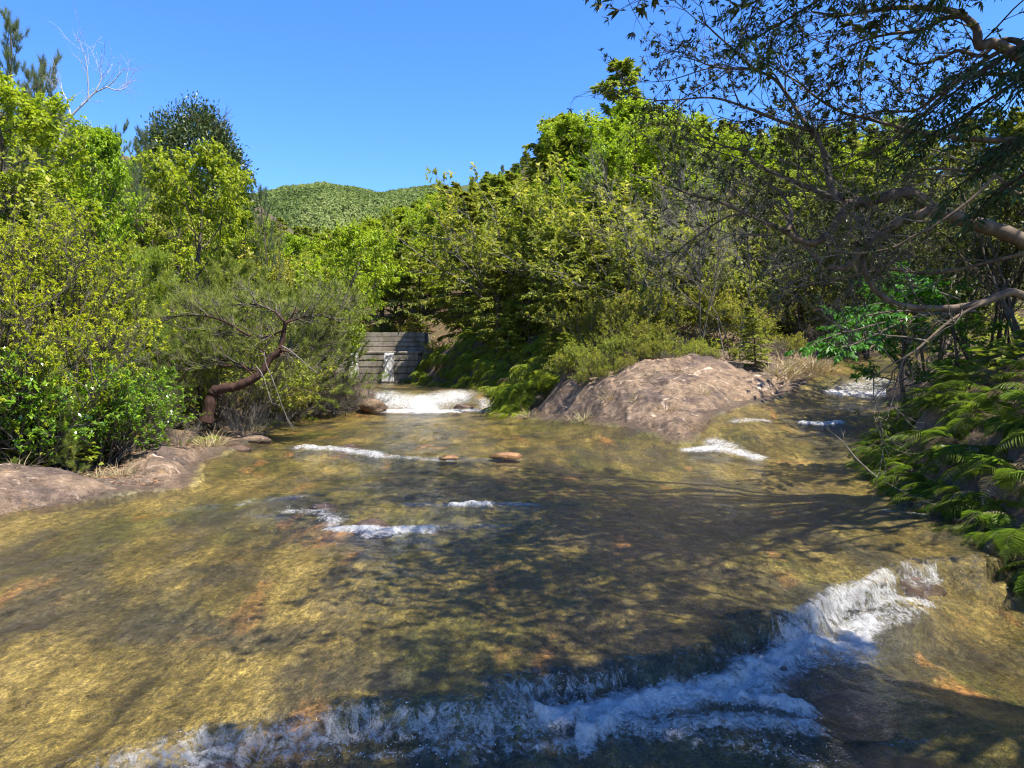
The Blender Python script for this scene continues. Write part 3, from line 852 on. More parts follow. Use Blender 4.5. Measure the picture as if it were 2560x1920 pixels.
def frond(L=.75, n=24, width=.32, arch=1.0, wpin=.021):
    m = MB()
    s = np.linspace(0, 1, 14)
    # rachis: rises, then arches over
    th = .95 - arch * 1.5 * s
    dx, dz = np.cos(th) * L / 13, np.sin(th) * L / 13
    R = np.stack([np.concatenate([[0], np.cumsum(dx[1:])]), np.zeros(14), np.concatenate([[0], np.cumsum(dz[1:])])], -1)
    tubes(m, R, L * .006, L * .002, 3)
    t = np.linspace(.2, .985, n)
    p, tg = along(R[None], t[None]); p, tg = p[0], tg[0]
    prof = np.sin(np.clip((t - .08) / .92, 0, 1) * math.pi) ** .6 * np.where(t > .5, np.clip((1.03 - t) / .5, .04, 1) ** .75, 1)
    for sg in (1, -1):
        side = np.array([0, sg, 0.])
        nn = np.cross(tg, np.array([0, 1., 0])); nn = nn * np.sign(nn[:, 2:3] + 1e-6)
        ax = nrm(side + tg * .35 - nn * .22 + RNG.normal(size=p.shape) * .05)
        leaves(m, p, ax, nn, width * L * prof * .95, wpin * (L / .75) * np.clip(prof, .5, 1), .12, np.clip(.35 + .5 * RNG.random(n), 0, 1), True)
    return m

def blades(n=70, H=.5, R=.16, W=.006, bend=1.):
    m = MB()
    az = RNG.random(n) * 6.28; r = R * np.sqrt(RNG.random(n))
    p0 = np.stack([np.cos(az) * r, np.sin(az) * r, np.zeros(n)], -1)
    d0 = nrm(np.stack([np.cos(az) * .45, np.sin(az) * .45, np.ones(n)], -1) + RNG.normal(size=(n, 3)) * .15)
    B = paths(p0, d0, H * (.5 + .6 * RNG.random(n)), 4, .12, (0, 0, -bend))
    sd = nrm(np.cross(d0, RNG.normal(size=(n, 3))))
    w = np.array([1, .9, .7, .45, .05])[None, :, None] * W
    V = np.stack([B - sd[:, None] * w, B + sd[:, None] * w], 2)     # n,5,2,3
    o = np.arange(n)[:, None, None] * 10 + (np.arange(4)[None, :, None] * 2)
    f = (o + np.array([[0, 1, 3, 2]])[None]).reshape(-1, 4)
    m.add(V.reshape(-1, 3), f, np.repeat(RNG.random(n), 10))
    return m

KIND = {}    # name -> (list of (wood mesh, crown mesh), height, wood material, crown material)
def kind(name, H, makers, wm, cm):
    forms = []
    for mk in makers:
        w, c = mk()
        zs = np.concatenate([x[:, 2] for x in (c.v if c is not None and c.v else w.v)])
        top = float(np.percentile(zs, 99.7))
        wme = w.mesh(name + '_wood', True); wme.materials.append(M[wm])
        cme = None
        if c is not None:
            cme = c.mesh(name + '_crown'); cme.materials.append(M[cm])
        forms.append((wme, cme, top))
    KIND[name] = forms

kind('lime', 6, [lambda: leaf_tree(6, .34, 22, 8, 6, 11, .125, .058), lambda: leaf_tree(6, .32, 20, 8, 6, 11, .12, .056, base=.3), lambda: leaf_tree(6, .28, 24, 7, 6, 11, .12, .055, rise=.8, base=.15)], 'bark', 'lime_leaf')
kind('maple', 5, [lambda: leaf_tree(5, .42, 20, 7, 6, 8, .14, .065)], 'bark', 'maple_leaf')
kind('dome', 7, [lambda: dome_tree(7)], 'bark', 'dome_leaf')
kind('cypress', 8, [lambda: cypress(8), lambda: cypress(8, .29, 60, .2, ragged=.4), lambda: cypress(8, .25, 60, .1), lambda: cypress(8, .33, 56, .2, 15, 9, .5)], 'bark', 'cypress_leaf')
kind('dark_cypress', 8, [lambda: cypress(8, .30, 64, .1, ragged=.35), lambda: cypress(8, .27, 60, .16)], 'bark', 'cypress_dark')
kind('pine', 6, [lambda: pine(6, 26, .3, .3, 6, 5, .14, .008, 16), lambda: pine(6, 24, .36, .35, 6, 5, .14, .008, 16, lean=(.2, 0)), lambda: pine(6, 28, .26, .2, 6, 5, .14, .008, 16)], 'bark', 'pine_blue')
kind('green_pine', 4, [lambda: pine(4, 32, .42, .08, 8, 6, .15, .012, 19), lambda: pine(4, 28, .5, .08, 8, 6, .15, .012, 19)], 'bark', 'pine_needle')
kind('bright_pine', 2.5, [lambda: pine(2.5, 32, .5, .06, 8, 6, .13, .010, 14), lambda: pine(2.5, 28, .6, .06, 8, 6, .13, .010, 14)], 'bark', 'pine_bright')
kind('sapling_pine', 1.2, [lambda: pine(1.2, 14, .5, .12, 4, 3, .11, .0055, 22), lambda: pine(1.2, 12, .42, .2, 4, 3, .10, .0055, 22)], 'bark', 'pine_needle')
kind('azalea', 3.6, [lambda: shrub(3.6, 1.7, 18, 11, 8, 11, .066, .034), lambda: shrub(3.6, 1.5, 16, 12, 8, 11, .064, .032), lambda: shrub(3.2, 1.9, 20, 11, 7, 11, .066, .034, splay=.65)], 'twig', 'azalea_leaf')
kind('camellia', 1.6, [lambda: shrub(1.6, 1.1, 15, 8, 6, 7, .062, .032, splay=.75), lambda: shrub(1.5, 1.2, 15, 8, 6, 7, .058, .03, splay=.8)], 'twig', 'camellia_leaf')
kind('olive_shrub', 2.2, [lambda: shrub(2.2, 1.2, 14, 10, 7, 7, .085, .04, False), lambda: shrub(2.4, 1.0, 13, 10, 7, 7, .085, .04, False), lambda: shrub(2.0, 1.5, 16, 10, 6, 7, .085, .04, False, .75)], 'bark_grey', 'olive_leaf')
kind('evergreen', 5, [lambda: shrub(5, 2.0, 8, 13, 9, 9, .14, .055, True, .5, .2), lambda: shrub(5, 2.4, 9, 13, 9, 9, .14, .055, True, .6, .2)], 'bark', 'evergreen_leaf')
kind('twig_shrub', 2.5, [lambda: (twigs(2.5, 1.2, 13, 8, 5, .6, 3)[0], None), lambda: (twigs(2.5, 1.6, 16, 8, 5, .8, 2)[0], None)], 'twig', None)
kind('bare_tree', 6, [lambda: (twigs(6, 1.8, 3, 11, 7, .5, 3, .6)[0], None)], 'bark_grey', None)
kind('grey_shrub', 1.0, [lambda: (twigs(1.0, .9, 18, 8, 5, .95, 2, 1.5)[0], None)], 'bark_grey', None)

def plant(kname, u, d, vtop=None, H=None, label=None, cat='tree', group=None, name=None, form=None, rot=None, wide=1., x=None, sink=.05):
    """stand a plant at depth d in column u (or at x), its top on row vtop or H metres tall"""
    forms = KIND[kname]
    i = int(RNG.integers(len(forms))) if form is None else form
    wme, cme, top = forms[i]
    if x is None: x = (u - 512) / F * d
    z = G(x, d)
    if H is None: H = max(CAMZ - (vtop - HZ) / F * d - z, .3)
    s = H / top
    t = thing(name or kname, label, cat, (x, d, z - sink), RNG.random() * 6.28 if rot is None else rot, group, (s * wide, s * wide, s))
    w = link(bpy.data.objects.new('trunk' if cat == 'tree' else 'stems', wme), t)
    if cme: link(bpy.data.objects.new('crown' if cat == 'tree' else 'foliage', cme), t)
    return t

# ------------------------------------------------------------------ rocks
def rock_patch(poly, res, bulge, rough, terr, label, name, mat='rock', seed=1, lift=.0):
    x0, x1 = min(p[0] for p in poly) - .1, max(p[0] for p in poly) + .1
    y0, y1 = min(p[1] for p in poly) - .1, max(p[1] for p in poly) + .1
    nx, ny = int((x1 - x0) / res), int((y1 - y0) / res)
    X, Y = np.meshgrid(np.linspace(x0, x1, nx), np.linspace(y0, y1, ny), indexing='xy')
    sd = -sdist(X, Y, poly) + .10 * fbm(X * 2.5, Y * 2.5, 3, seed + 5)
    m = sstep(-.02, .45, sd)
    g = ground_z(X, Y)
    n = fbm(X * .9 + Y * .35, Y * .75, 5, seed, .55)
    # split layers: tilted benches with broken edges
    q = (g * .7 + .30 * X - .22 * Y) * 3.4 + .7 * fbm(X * .9, Y * .9, 4, seed + 9)
    bench = (q - np.floor(q)); bench = np.where(bench < .88, bench / .88, (1 - bench) / .12)
    cr = np.abs(fbm(X * 1.1 + 5 + .5 * Y, Y * .7, 4, seed + 3)); crack = sstep(.028, .0, cr)
    z = g + lift + m * (bulge + rough * n + terr * (bench - .5) - .10 * crack + .008 * fbm(X * 9, Y * 9, 3, seed + 2)) - (1 - m) * .22
    keep = sd > -.12
    v = np.stack([X, Y, z], -1).reshape(-1, 3); f = gridfaces(ny, nx, keep)
    v, f, _ = compact(v, f)
    o = obj(name, MB().add(v, f).mesh(name, True), M[mat])
    tag(o, label, 'rock', kind='thing')
    return o
pu = lambda L: [((u - 512) / F * d, d) for u, d in L]
ISLAND = [(.0, 18.7), (.7, 17.2), (1.25, 16), (2.1, 13.8), (2.6, 12.25), (3.0, 12.1), (3.4, 12.75), (3.95, 13.6), (4.9, 14.8), (6.0, 16.1), (7.0, 17.2), (6.8, 18.0), (5.6, 18.2), (4.2, 18.0), (3.4, 17.2), (2.6, 17.3), (1.3, 18.3), (.6, 19.1)]
rock_patch(ISLAND, .028, .09, .20, .045, 'broad cracked brown rock outcrop between the two streams', 'rock_outcrop', seed=4)
rock_patch(pu([(-60, 8.9), (60, 8.9), (110, 8.8), (146, 8.5), (139, 8.25), (60, 7.45), (0, 7.0), (-90, 6.6), (-150, 7.6)]), .026, .06, .05, .02, 'smooth dark rock slab at the left edge of the picture by the water', 'rock_slab', seed=11)
rock_patch(pu([(92, 9.3), (125, 10.2), (185, 11), (218, 11.3), (212, 10.5), (194, 9.1), (172, 8.6), (130, 8.8)]), .022, .12, .09, .04, 'pitted grey rock slab with straw on it, left bank in front of the leaning pine', 'rock_slab', seed=15)
rock_patch(pu([(188, 11.6), (225, 13.4), (264, 14.1), (252, 12.9), (222, 11.4)]), .026, .12, .08, .05, 'dark layered rock slab at the foot of the leaning pine', 'rock_slab', seed=19)

def stone(name, c, size, label, mat='rock', seed=0, sub=3, group=None):
    import bmesh
    bm = bmesh.new(); bmesh.ops.create_icosphere(bm, subdivisions=sub, radius=1)
    r = np.random.default_rng(seed); o = r.random(3) * 50
    from mathutils import noise as mn
    for v in bm.verts:
        k = 1 + .35 * mn.noise(Vector(v.co * 1.1) + Vector(o)) + .14 * mn.noise(Vector(v.co * 3.2) + Vector(o)) + .05 * mn.noise(Vector(v.co * 9) + Vector(o))
        v.co = v.co * k
    for _ in range(9):      # broken faces
        nn = Vector(r.normal(size=3)).normalized(); h = .62 + .25 * r.random()
        for v in bm.verts:
            e = v.co.dot(nn) - h
            if e > 0: v.co -= nn * e * .88
    for v in bm.verts:
        v.co += v.co.normalized() * .04 * mn.noise(v.co * 7 + Vector(o))
        v.co.x *= size[0]; v.co.y *= size[1]; v.co.z *= size[2]
    me = bpy.data.meshes.new(name); bm.to_mesh(me); bm.free()
    me.polygons.foreach_set('use_smooth', np.ones(len(me.polygons), bool))
    ob = obj(name, me, M[mat]); ob.location = c; ob.rotation_euler = (0, 0, r.random() * .6 - .3)
    return tag(ob, label, 'rock', group, 'thing')
def on_water(u, v, dz=0.):
    x, y = P_on(u, v); return (x, y, float(water_z(np.array(x), np.array(y))) + dz)
stone('boulder', on_water(856, 690, -.15), (.21, .19, .15), 'rounded dark red boulder awash in the near rapids', 'rock_wet', 3)
stone('boulder', on_water(786, 672, -.05), (.08, .07, .08), 'small black wet boulder splitting the near fall', 'rock_wet', 9)
stone('boulder', on_water(215, 750, -.14), (.2, .12, .09), 'dark wet stone at the bottom edge of the picture, left of the fall', 'rock_wet', 16)
stone('boulder', on_water(912, 580, -.09), (.24, .15, .11), 'dark wet boulder at the head of the near rapids under the ferns', 'rock_wet', 17)
stone('boulder', on_water(905, 742, -.17), (.22, .14, .10), 'brown sunken stone right of the foam in the near pool', 'rock_wet', 18)
stone('stone', on_water(507, 455, -.02), (.30, .18, .07), 'pale orange flat stone breaking the surface mid stream', 'rock_tan', 21)
stone('stone', on_water(450, 457, -.02), (.16, .1, .05), 'small orange stone beside the upper ripple', 'rock_tan', 22)
stone('stone', on_water(255, 441, .0), (.35, .2, .12), 'pale jagged stone at the left water edge by the leaning pine', 'rock', 23)
stone('stone', on_water(238, 449, .0), (.28, .18, .10), 'dark wet stone at the left water edge beside the layered slab', 'rock_wet', 24)
stone('boulder', (P(376, 404, 20.3)[0], 20.3, .78), (.4, .3, .22), 'pale boulder at the left foot of the middle cascade', 'rock', 26)
stone('boulder', (P(463, 405, 20.3)[0], 20.5, .72), (.45, .3, .25), 'mossy rounded boulder in the right half of the middle cascade', 'rock_wet', 27)
stone('boulder', (P(372, 408, 20)[0], 19.9, .9), (.4, .3, .25), 'pale rock half hidden by dry twigs left of the cascade', 'rock', 28)

stone('stone', on_water(372, 524, -.06), (.22, .12, .10), 'dark wet knob of rock above the bright ripple', 'rock_wet', 31)
stone('stone', on_water(325, 506, -.05), (.16, .1, .08), 'dark wet knob of rock beside the spray left of centre', 'rock_wet', 32)
stone('stone', on_water(350, 446, -.06), (.26, .14, .09), 'mossy knob of rock behind the upper ripple', 'rock_wet', 33)
# ------------------------------------------------------------------ the check dam
def slab(name, x0, x1, y0, y1, z0, z1, parent, batter=0., mat='concrete', bev=.02):
    import bmesh
    bm = bmesh.new()
    vs = [bm.verts.new(c) for c in ((x0, y0, z0), (x1, y0, z0), (x1, y1, z0), (x0, y1, z0), (x0, y0 + batter, z1), (x1, y0 + batter, z1), (x1, y1, z1), (x0, y1, z1))]
    for f in ((0, 1, 5, 4), (1, 2, 6, 5), (2, 3, 7, 6), (3, 0, 4, 7), (4, 5, 6, 7), (3, 2, 1, 0)): bm.faces.new([vs[i] for i in f])
    bmesh.ops.bevel(bm, geom=bm.edges[:], offset=bev, segments=1, affect='EDGES')
    me = bpy.data.meshes.new(name); bm.to_mesh(me); bm.free()
    return obj(name, me, M[mat], parent)
dam = thing('check_dam', 'weathered concrete check dam with two spouts across the valley', 'dam', (0, 0, 0))
DY = 31.2
zb, zm, zt = 1.25, 2.66, 3.62
body = slab('dam_body', -10.5, -3.9, DY + .12, DY + 1.5, zb - .6, zm - .06, dam)
zz = np.linspace(zb, zm, 6)
for k in range(5): slab('concrete_course', -10.4, -4.0, DY + RNG.random() * .010, DY + .35, zz[k] + .012, zz[k + 1] - .012, body, .012, bev=.012)
slab('ledge', -10.5, -3.9, DY - .012, DY + 1.2, zm - .004, zm + .10, dam)
upper = slab('upper_body', -11.5, -3.7, DY + 1.0, DY + 2.4, zm + .10, zt - .04, dam)
zz = np.linspace(zm + .105, zt, 5)
for k in range(4): slab('concrete_course', -11.4, -3.8, DY + .72 + .015 * k + RNG.random() * .015, DY + 1.1, zz[k] + .012, zz[k + 1] - .012, upper, .01, bev=.012)
def spout(u0, u1, label):
    n, k = 30, 14
    s = np.linspace(0, 1, n); a = np.linspace(0, 1, k)
    S, A = np.meshgrid(s, a, indexing='ij')
    d = DY - .06 - .22 * np.sqrt(S) + .05 * fbm(A * 5, S * 9, 3, int(u0))
    ztop = CAMZ - (354 - HZ) / F * DY; z = ztop + .05 - S ** 1.6 * (ztop - 1.43)
    wd = (u1 - u0) * (1 + .35 * S)
    u = (u0 + u1) / 2 + (A - .5) * wd + 1.5 * fbm(S * 4, A * 3, 2, int(u1)) * S
    x = (u - 512) / F * DY
    o = obj('waterfall', MB().add(np.stack([x, d, z], -1).reshape(-1, 3), gridfaces(n, k)).mesh('waterfall', True, {'foam': np.clip(.93 - .5 * np.abs(A - .5) + 0 * S, 0, 1).ravel()}), M['water'])
    tag(o, label, 'waterfall')
spout(385, 394, 'right hand white water spout pouring over the check dam')
spout(351, 359, 'left hand white water spout half hidden by shrubs on the dam')

# ------------------------------------------------------------------ trees and shrubs placed one by one
def T(k, u, d, v, label, **kw): return plant(k, u, d, v, label=label, **kw)
S_ = dict(cat='shrub')
T('dome', 195, 27, 102, 'tall dark green round-topped evergreen against the sky on the left', name='evergreen_tree', wide=.82, form=0)
T('lime', 187, 17, 139, 'bright lime green tree with thin dark trunk below the dark dome', name='deciduous_tree', form=0, wide=.8)
T('lime', 308, 19, 222, 'lime green tree right of the tall lime tree, leaning over the pines', name='deciduous_tree', form=1, wide=.95)
T('lime', 250, 21, 206, 'lime green tree crown between the dark dome and the far hill', name='deciduous_tree', form=2, wide=.85)
T('lime', 332, 27, 250, 'low lime green tree left of the dam', name='deciduous_tree', form=1, wide=1.0)
T('lime', 8, 13, 84, 'lime green tree with big drooping leaves at the left picture edge', name='deciduous_tree', form=0, wide=1.1)
T('lime', 84, 14.5, 128, 'small lime green tree below the bare white tree', name='deciduous_tree', form=2, wide=.7)
T('lime', 116, 16, 172, 'lime green tree between the yellow bushes and the tall lime tree', name='deciduous_tree', form=1, wide=.7)
for u, d, v, lab in ((2, 15, 6, 'tall blue green pine cut by the left picture edge'), (22, 17, 38, 'second tall blue green pine from the left picture edge'), (42, 16.5, 62, 'blue green pine left of the slim pointed one'),
                     (62, 17, 74, 'slim pointed blue green pine left of the bare white tree'), (30, 15, 85, 'blue green pine low in the group above the lime leaves'), (100, 19, 118, 'blue green pine behind the bare white tree'),
                     (126, 20, 116, 'wispy blue green pine left of the dark dome'), (146, 21, 138, 'small blue green pine touching the dark dome'), (273, 21, 175, 'lone thin pine sapling standing against the far hill')):
    T('pine', u, d, v, lab, name='pine_tree', wide=.68 if u != 273 else .5)
for u, d, v, f, lab in ((6, 10.4, 196, 0, 'yellow green azalea bush highest at the left picture edge'), (42, 10.6, 184, 1, 'tallest yellow green azalea bush on the left bank'), (55, 11.4, 214, 1, 'yellow green azalea bush right of the tallest one'),
                        (-20, 9.3, 250, 1, 'shaded azalea bush cut by the left picture edge'), (32, 9.8, 262, 2, 'lower azalea bush with dark hollow beneath on the left bank'), (52, 10.2, 300, 0, 'lower azalea bush beside the camellias')):
    T('azalea', u, d, v, lab, cat='shrub', name='azalea_bush', form=f, wide=.85)
for u, d, v, f, lab in ((100, 9.9, 366, 0, 'glossy bright green camellia bush beside the leaning pine'), (40, 9.6, 345, 1, 'glossy yellow green camellia bush on the left bank edge'), (70, 9.7, 372, 0, 'glossy camellia bush between two others on the left bank'),
                        (8, 9.2, 360, 1, 'glossy camellia bush cut by the left picture edge'), (128, 10.4, 380, 1, 'low glossy camellia bush nearest the pitted rock slab'), (110, 10.9, 345, 0, 'dark camellia bush at the back of the left bank clump')):
    T('camellia', u, d, v, lab, cat='shrub', name='camellia_bush', form=f)
for u, d, v, lab in ((38, 9.2, 335, 'pine seedling with upright candles above the camellias'), (66, 8.75, 424, 'low bushy pine seedling at the edge of the left rocks'), (76, 9.3, 383, 'pine seedling inside the camellia clump'),
                     (12, 8.6, 452, 'tiny pine seedling on the left rock edge')):
    T('sapling_pine', u, d, v, lab, name='pine_seedling', wide=.85)
for u, d, v, k, lab in ((140, 14, 238, 'bright_pine', 'feathery yellow green pine left of the lime trunk'), (168, 15, 262, 'bright_pine', 'feathery yellow green pine at the foot of the lime trunk'), (118, 13.2, 268, 'green_pine', 'olive pine behind the azaleas'),
                        (228, 16, 255, 'green_pine', 'grey green pine right of the lime trunk'), (262, 17, 280, 'green_pine', 'grey green pine above the leaning pine'), (300, 18.5, 298, 'green_pine', 'broad grey green pine above the dry twigs'),
                        (322, 20, 306, 'green_pine', 'broad grey green pine left of the left spout'), (326, 25, 312, 'green_pine', 'grey green pine beside the left spout'), (205, 14.5, 300, 'bright_pine', 'low yellow green pine behind the leaning pine'),
                        (155, 12.8, 318, 'green_pine', 'low grey green pine between camellias and leaning pine'), (120, 11.6, 330, 'green_pine', 'low grey green pine left of the leaning pine'), (343, 20.2, 372, 'bright_pine', 'low yellow green pine by the middle cascade')):
    T(k, u, d, v, lab, name='pine_tree')
for u, d, v, lab in ((18, 9.9, 300, 'grey bare twiggy bush at the left picture edge'), (62, 10.2, 318, 'bare twiggy bush in the hollow below the azaleas'), (325, 19.3, 350, 'dry twiggy bush above the left water edge'), (350, 20.4, 376, 'dry twiggy bush left of the middle cascade'),
                     (298, 18.6, 352, 'dry twiggy bush right of the leaning pine'), (245, 14.4, 352, 'dry twiggy bush behind the leaning trunk'), (208, 16.5, 262, 'grey bare bush right of the lime trunk'), (222, 15, 275, 'pale bare bush below the lime crown'), (160, 11.8, 372, 'dry twiggy bush left of the leaning trunk')):
    T('twig_shrub', u, d, v, lab, cat='shrub', name='bare_bush')
for u, d, v, lab in ((290, 18, 385, 'grey dead brush on the water edge under the pine bough'), (318, 19.2, 380, 'grey dead brush on the left water edge'), (345, 19.8, 376, 'grey dead brush mid way along the left water edge'), (368, 20.2, 380, 'grey dead brush beside the cascade boulder'),
                     (250, 13.6, 398, 'grey dead brush under the leaning trunk'), (178, 11.2, 415, 'grey dead brush left of the leaning trunk base'), (152, 10.9, 418, 'grey dead brush on the pitted slab top'), (236, 14.2, 405, 'grey dead brush behind the leaning trunk')):
    T('grey_shrub', u, d, v, lab, cat='shrub', name='dead_brush')
for u, d, v, f, lab in ((278, 17.6, 345, 0, 'olive bush behind the hanging dead branch'), (305, 19, 362, 1, 'olive bush at the left water edge'), (232, 15.4, 322, 2, 'olive bush above the leaning pine'), (190, 15.8, 290, 2, 'olive bush at the base of the lime trunk'), (60, 10.6, 295, 1, 'olive bush under the azaleas'), (275, 16.4, 372, 2, 'dark bush in the hollow under the pine bough')):
    T('olive_shrub', u, d, v, lab, cat='shrub', name='leafy_bush', form=f)

for u, d, v, k, lab in ((436, 29.6, 338, 'olive_shrub', 'olive bush on the bank just right of the dam'), (402, 32.8, 318, 'olive_shrub', 'bush on the dam crest at its right end'), (365, 33, 322, 'olive_shrub', 'bush on the dam crest near the left spout')):
    T(k, u, d, v, lab, cat='shrub', name='leafy_bush')
# right slope: the ones that stand out
for u, d, v, f, w, lab in ((448, 40, 190, 0, 1., 'upper lime green tree on the right slope above the dam'), (421, 34, 246, 1, 1.2, 'round lime green tree right above the check dam'), (593, 30, 116, 0, 1.1, 'large lime green tree under the skyline conifers'),
                           (646, 27, 88, 2, 1.2, 'lime green tree on the skyline beside the tall conifer tip'), (604, 26, 152, 1, .9, 'yellow lime tree below the skyline lime trees'), (362, 37, 226, 2, 1., 'lime green tree behind the dam on the left'),
                           (340, 33, 245, 0, 1.2, 'lime green tree over the dam crest'), (480, 30, 270, 1, .8, 'small lime green tree above the fern bank'), (676, 25, 112, 0, 1.2, 'pale lime tree behind the bare tree on the right')):
    T('lime', u, d, v, lab, name='deciduous_tree', form=f, wide=w)
for u, d, v, k, lab in ((634, 31, 56, 'cypress', 'tall conifer whose tip stands highest on the skyline'), (553, 30, 114, 'cypress', 'ragged cypress with bare trunk on the right skyline'), (576, 32, 110, 'cypress', 'pointed cypress behind the ragged skyline one'),
                        (482, 26.5, 236, 'cypress', 'olive cypress with visible trunk above the fern bank'), (552, 21.8, 226, 'cypress', 'olive cypress with dark trunk left above the outcrop'), (505, 26, 218, 'cypress', 'olive cypress in the middle of the right slope'),
                        (578, 22, 236, 'cypress', 'olive cypress straight above the outcrop'), (525, 24, 262, 'cypress', 'low olive cypress in front of the middle ones'), (508, 23.5, 300, 'cypress', 'low drooping cypress over the ferns'), (400, 33, 225, 'dark_cypress', 'dark green cypress right behind the dam'),
                        (383, 36, 232, 'dark_cypress', 'dark green cypress left behind the dam'), (604, 22.5, 205, 'cypress', 'olive cypress left of the bare tree'), (548, 20.2, 318, 'cypress', 'low spreading cypress at the left shoulder of the outcrop')):
    T(k, u, d, v, lab, name='cypress_tree', form=1 if v < 130 else None, wide=1.2 if v < 130 else 1.)
for u, d, v, lab in ((694, 19.2, 118, 'bare grey twiggy tree on the slope above the outcrop'), (664, 21, 170, 'second bare grey tree left of the first above the outcrop'), (735, 18.6, 150, 'bare grey tree behind the overhanging boughs')):
    T('bare_tree', u, d, v, lab, name='bare_tree')
for u, d, v, f, lab in ((614, 19.4, 288, 0, 'yellow olive bush behind the outcrop top'), (648, 19.6, 282, 1, 'yellow olive bush right of the first behind the outcrop'), (688, 19.8, 280, 2, 'yellow olive bush above the right flank of the outcrop'), (590, 19.6, 300, 1, 'yellow olive bush at the left back of the outcrop'),
                        (722, 20, 288, 0, 'olive bush above the rock face of the tributary'), (566, 18.4, 348, 2, 'small olive bush on the left shoulder of the outcrop'), (596, 17.4, 346, 2, 'low yellow bush on the outcrop'), (580, 18.2, 338, 0, 'olive bush behind the low yellow one on the outcrop'), (612, 17.8, 330, 1, 'yellow bush at the upper left of the outcrop'), (606, 16.8, 362, 2, 'lowest yellow bush on the outcrop face'), (585, 17.2, 366, 2, 'small yellow bush above the left tip of the outcrop'), (655, 18.2, 318, 0, 'olive bush on the saddle behind the outcrop crest'), (632, 18.4, 315, 2, 'broad olive bush on the saddle left of the crest'), (640, 17.3, 330, 1, 'low olive bush at the crest of the outcrop'),
                        (625, 16.6, 352, 0, 'tiny yellow bush on the outcrop top'), (642, 16.9, 340, 1, 'olive bush on the very top of the outcrop'), (664, 17.3, 336, 2, 'olive bush just right of the outcrop top'), (690, 17.5, 338, 0, 'olive bush half way down the outcrop ridge'), (714, 17.8, 346, 1, 'olive bush low on the outcrop ridge'), (655, 17.9, 326, 0, 'taller olive bush behind the outcrop top'), (700, 18.4, 335, 2, 'low bush on the slope right of the outcrop crest'), (752, 19.4, 302, 0, 'olive bush at the rock face of the tributary'), (735, 18.3, 345, 1, 'small lit bush on the rock face'), (790, 19.5, 330, 2, 'bush above the dry grass by the tributary')):
    T('olive_shrub', u, d, v, lab, cat='shrub', name='leafy_bush', form=f)
T('cypress', 756, 17.6, 305, 'small lit cypress sapling on the bank of the tributary', name='cypress_sapling', form=2, wide=1.4)
T('cypress', 566, 18.9, 330, 'small cypress sapling at the fern bank end', name='cypress_sapling', form=1, wide=1.4)

# right side, under and behind the overhanging boughs
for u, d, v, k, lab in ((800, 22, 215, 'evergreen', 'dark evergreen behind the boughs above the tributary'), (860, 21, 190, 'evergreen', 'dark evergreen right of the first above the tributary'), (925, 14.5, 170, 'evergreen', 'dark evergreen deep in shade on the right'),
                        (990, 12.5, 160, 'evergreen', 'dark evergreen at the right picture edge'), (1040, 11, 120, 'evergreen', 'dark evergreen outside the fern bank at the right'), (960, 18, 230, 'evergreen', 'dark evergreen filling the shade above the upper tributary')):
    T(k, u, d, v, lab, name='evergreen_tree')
for u, d, v, lab in ((905, 12.8, 268, 'young maple with broad green leaves over the tributary'), (960, 11.8, 285, 'young maple in shade behind the fern bank'), (838, 23, 250, 'lit young maple far up the tributary')):
    T('maple', u, d, v, lab, name='maple_tree', wide=1.2)
for u, d, v, lab in ((815, 20, 322, 'bare bush beside the far rocks of the tributary'), (778, 18.6, 335, 'bare bush on the rock face of the tributary'), (672, 17.8, 330, 'bare grey bush on the crest right of the outcrop'), (706, 17.6, 345, 'bare grey bush on the right flank of the outcrop')):
    T('twig_shrub', u, d, v, lab, cat='shrub', name='bare_bush')
for u, d, v, lab in ((664, 16.9, 350, 'grey heathy brush on the outcrop crest'), (690, 17.0, 352, 'grey heathy brush right of the outcrop crest'), (712, 17.0, 358, 'grey heathy brush on the right flank of the outcrop'), (735, 17.2, 364, 'grey heathy brush above the dry grass')):
    T('grey_shrub', u, d, v, lab, cat='shrub', name='dead_brush')

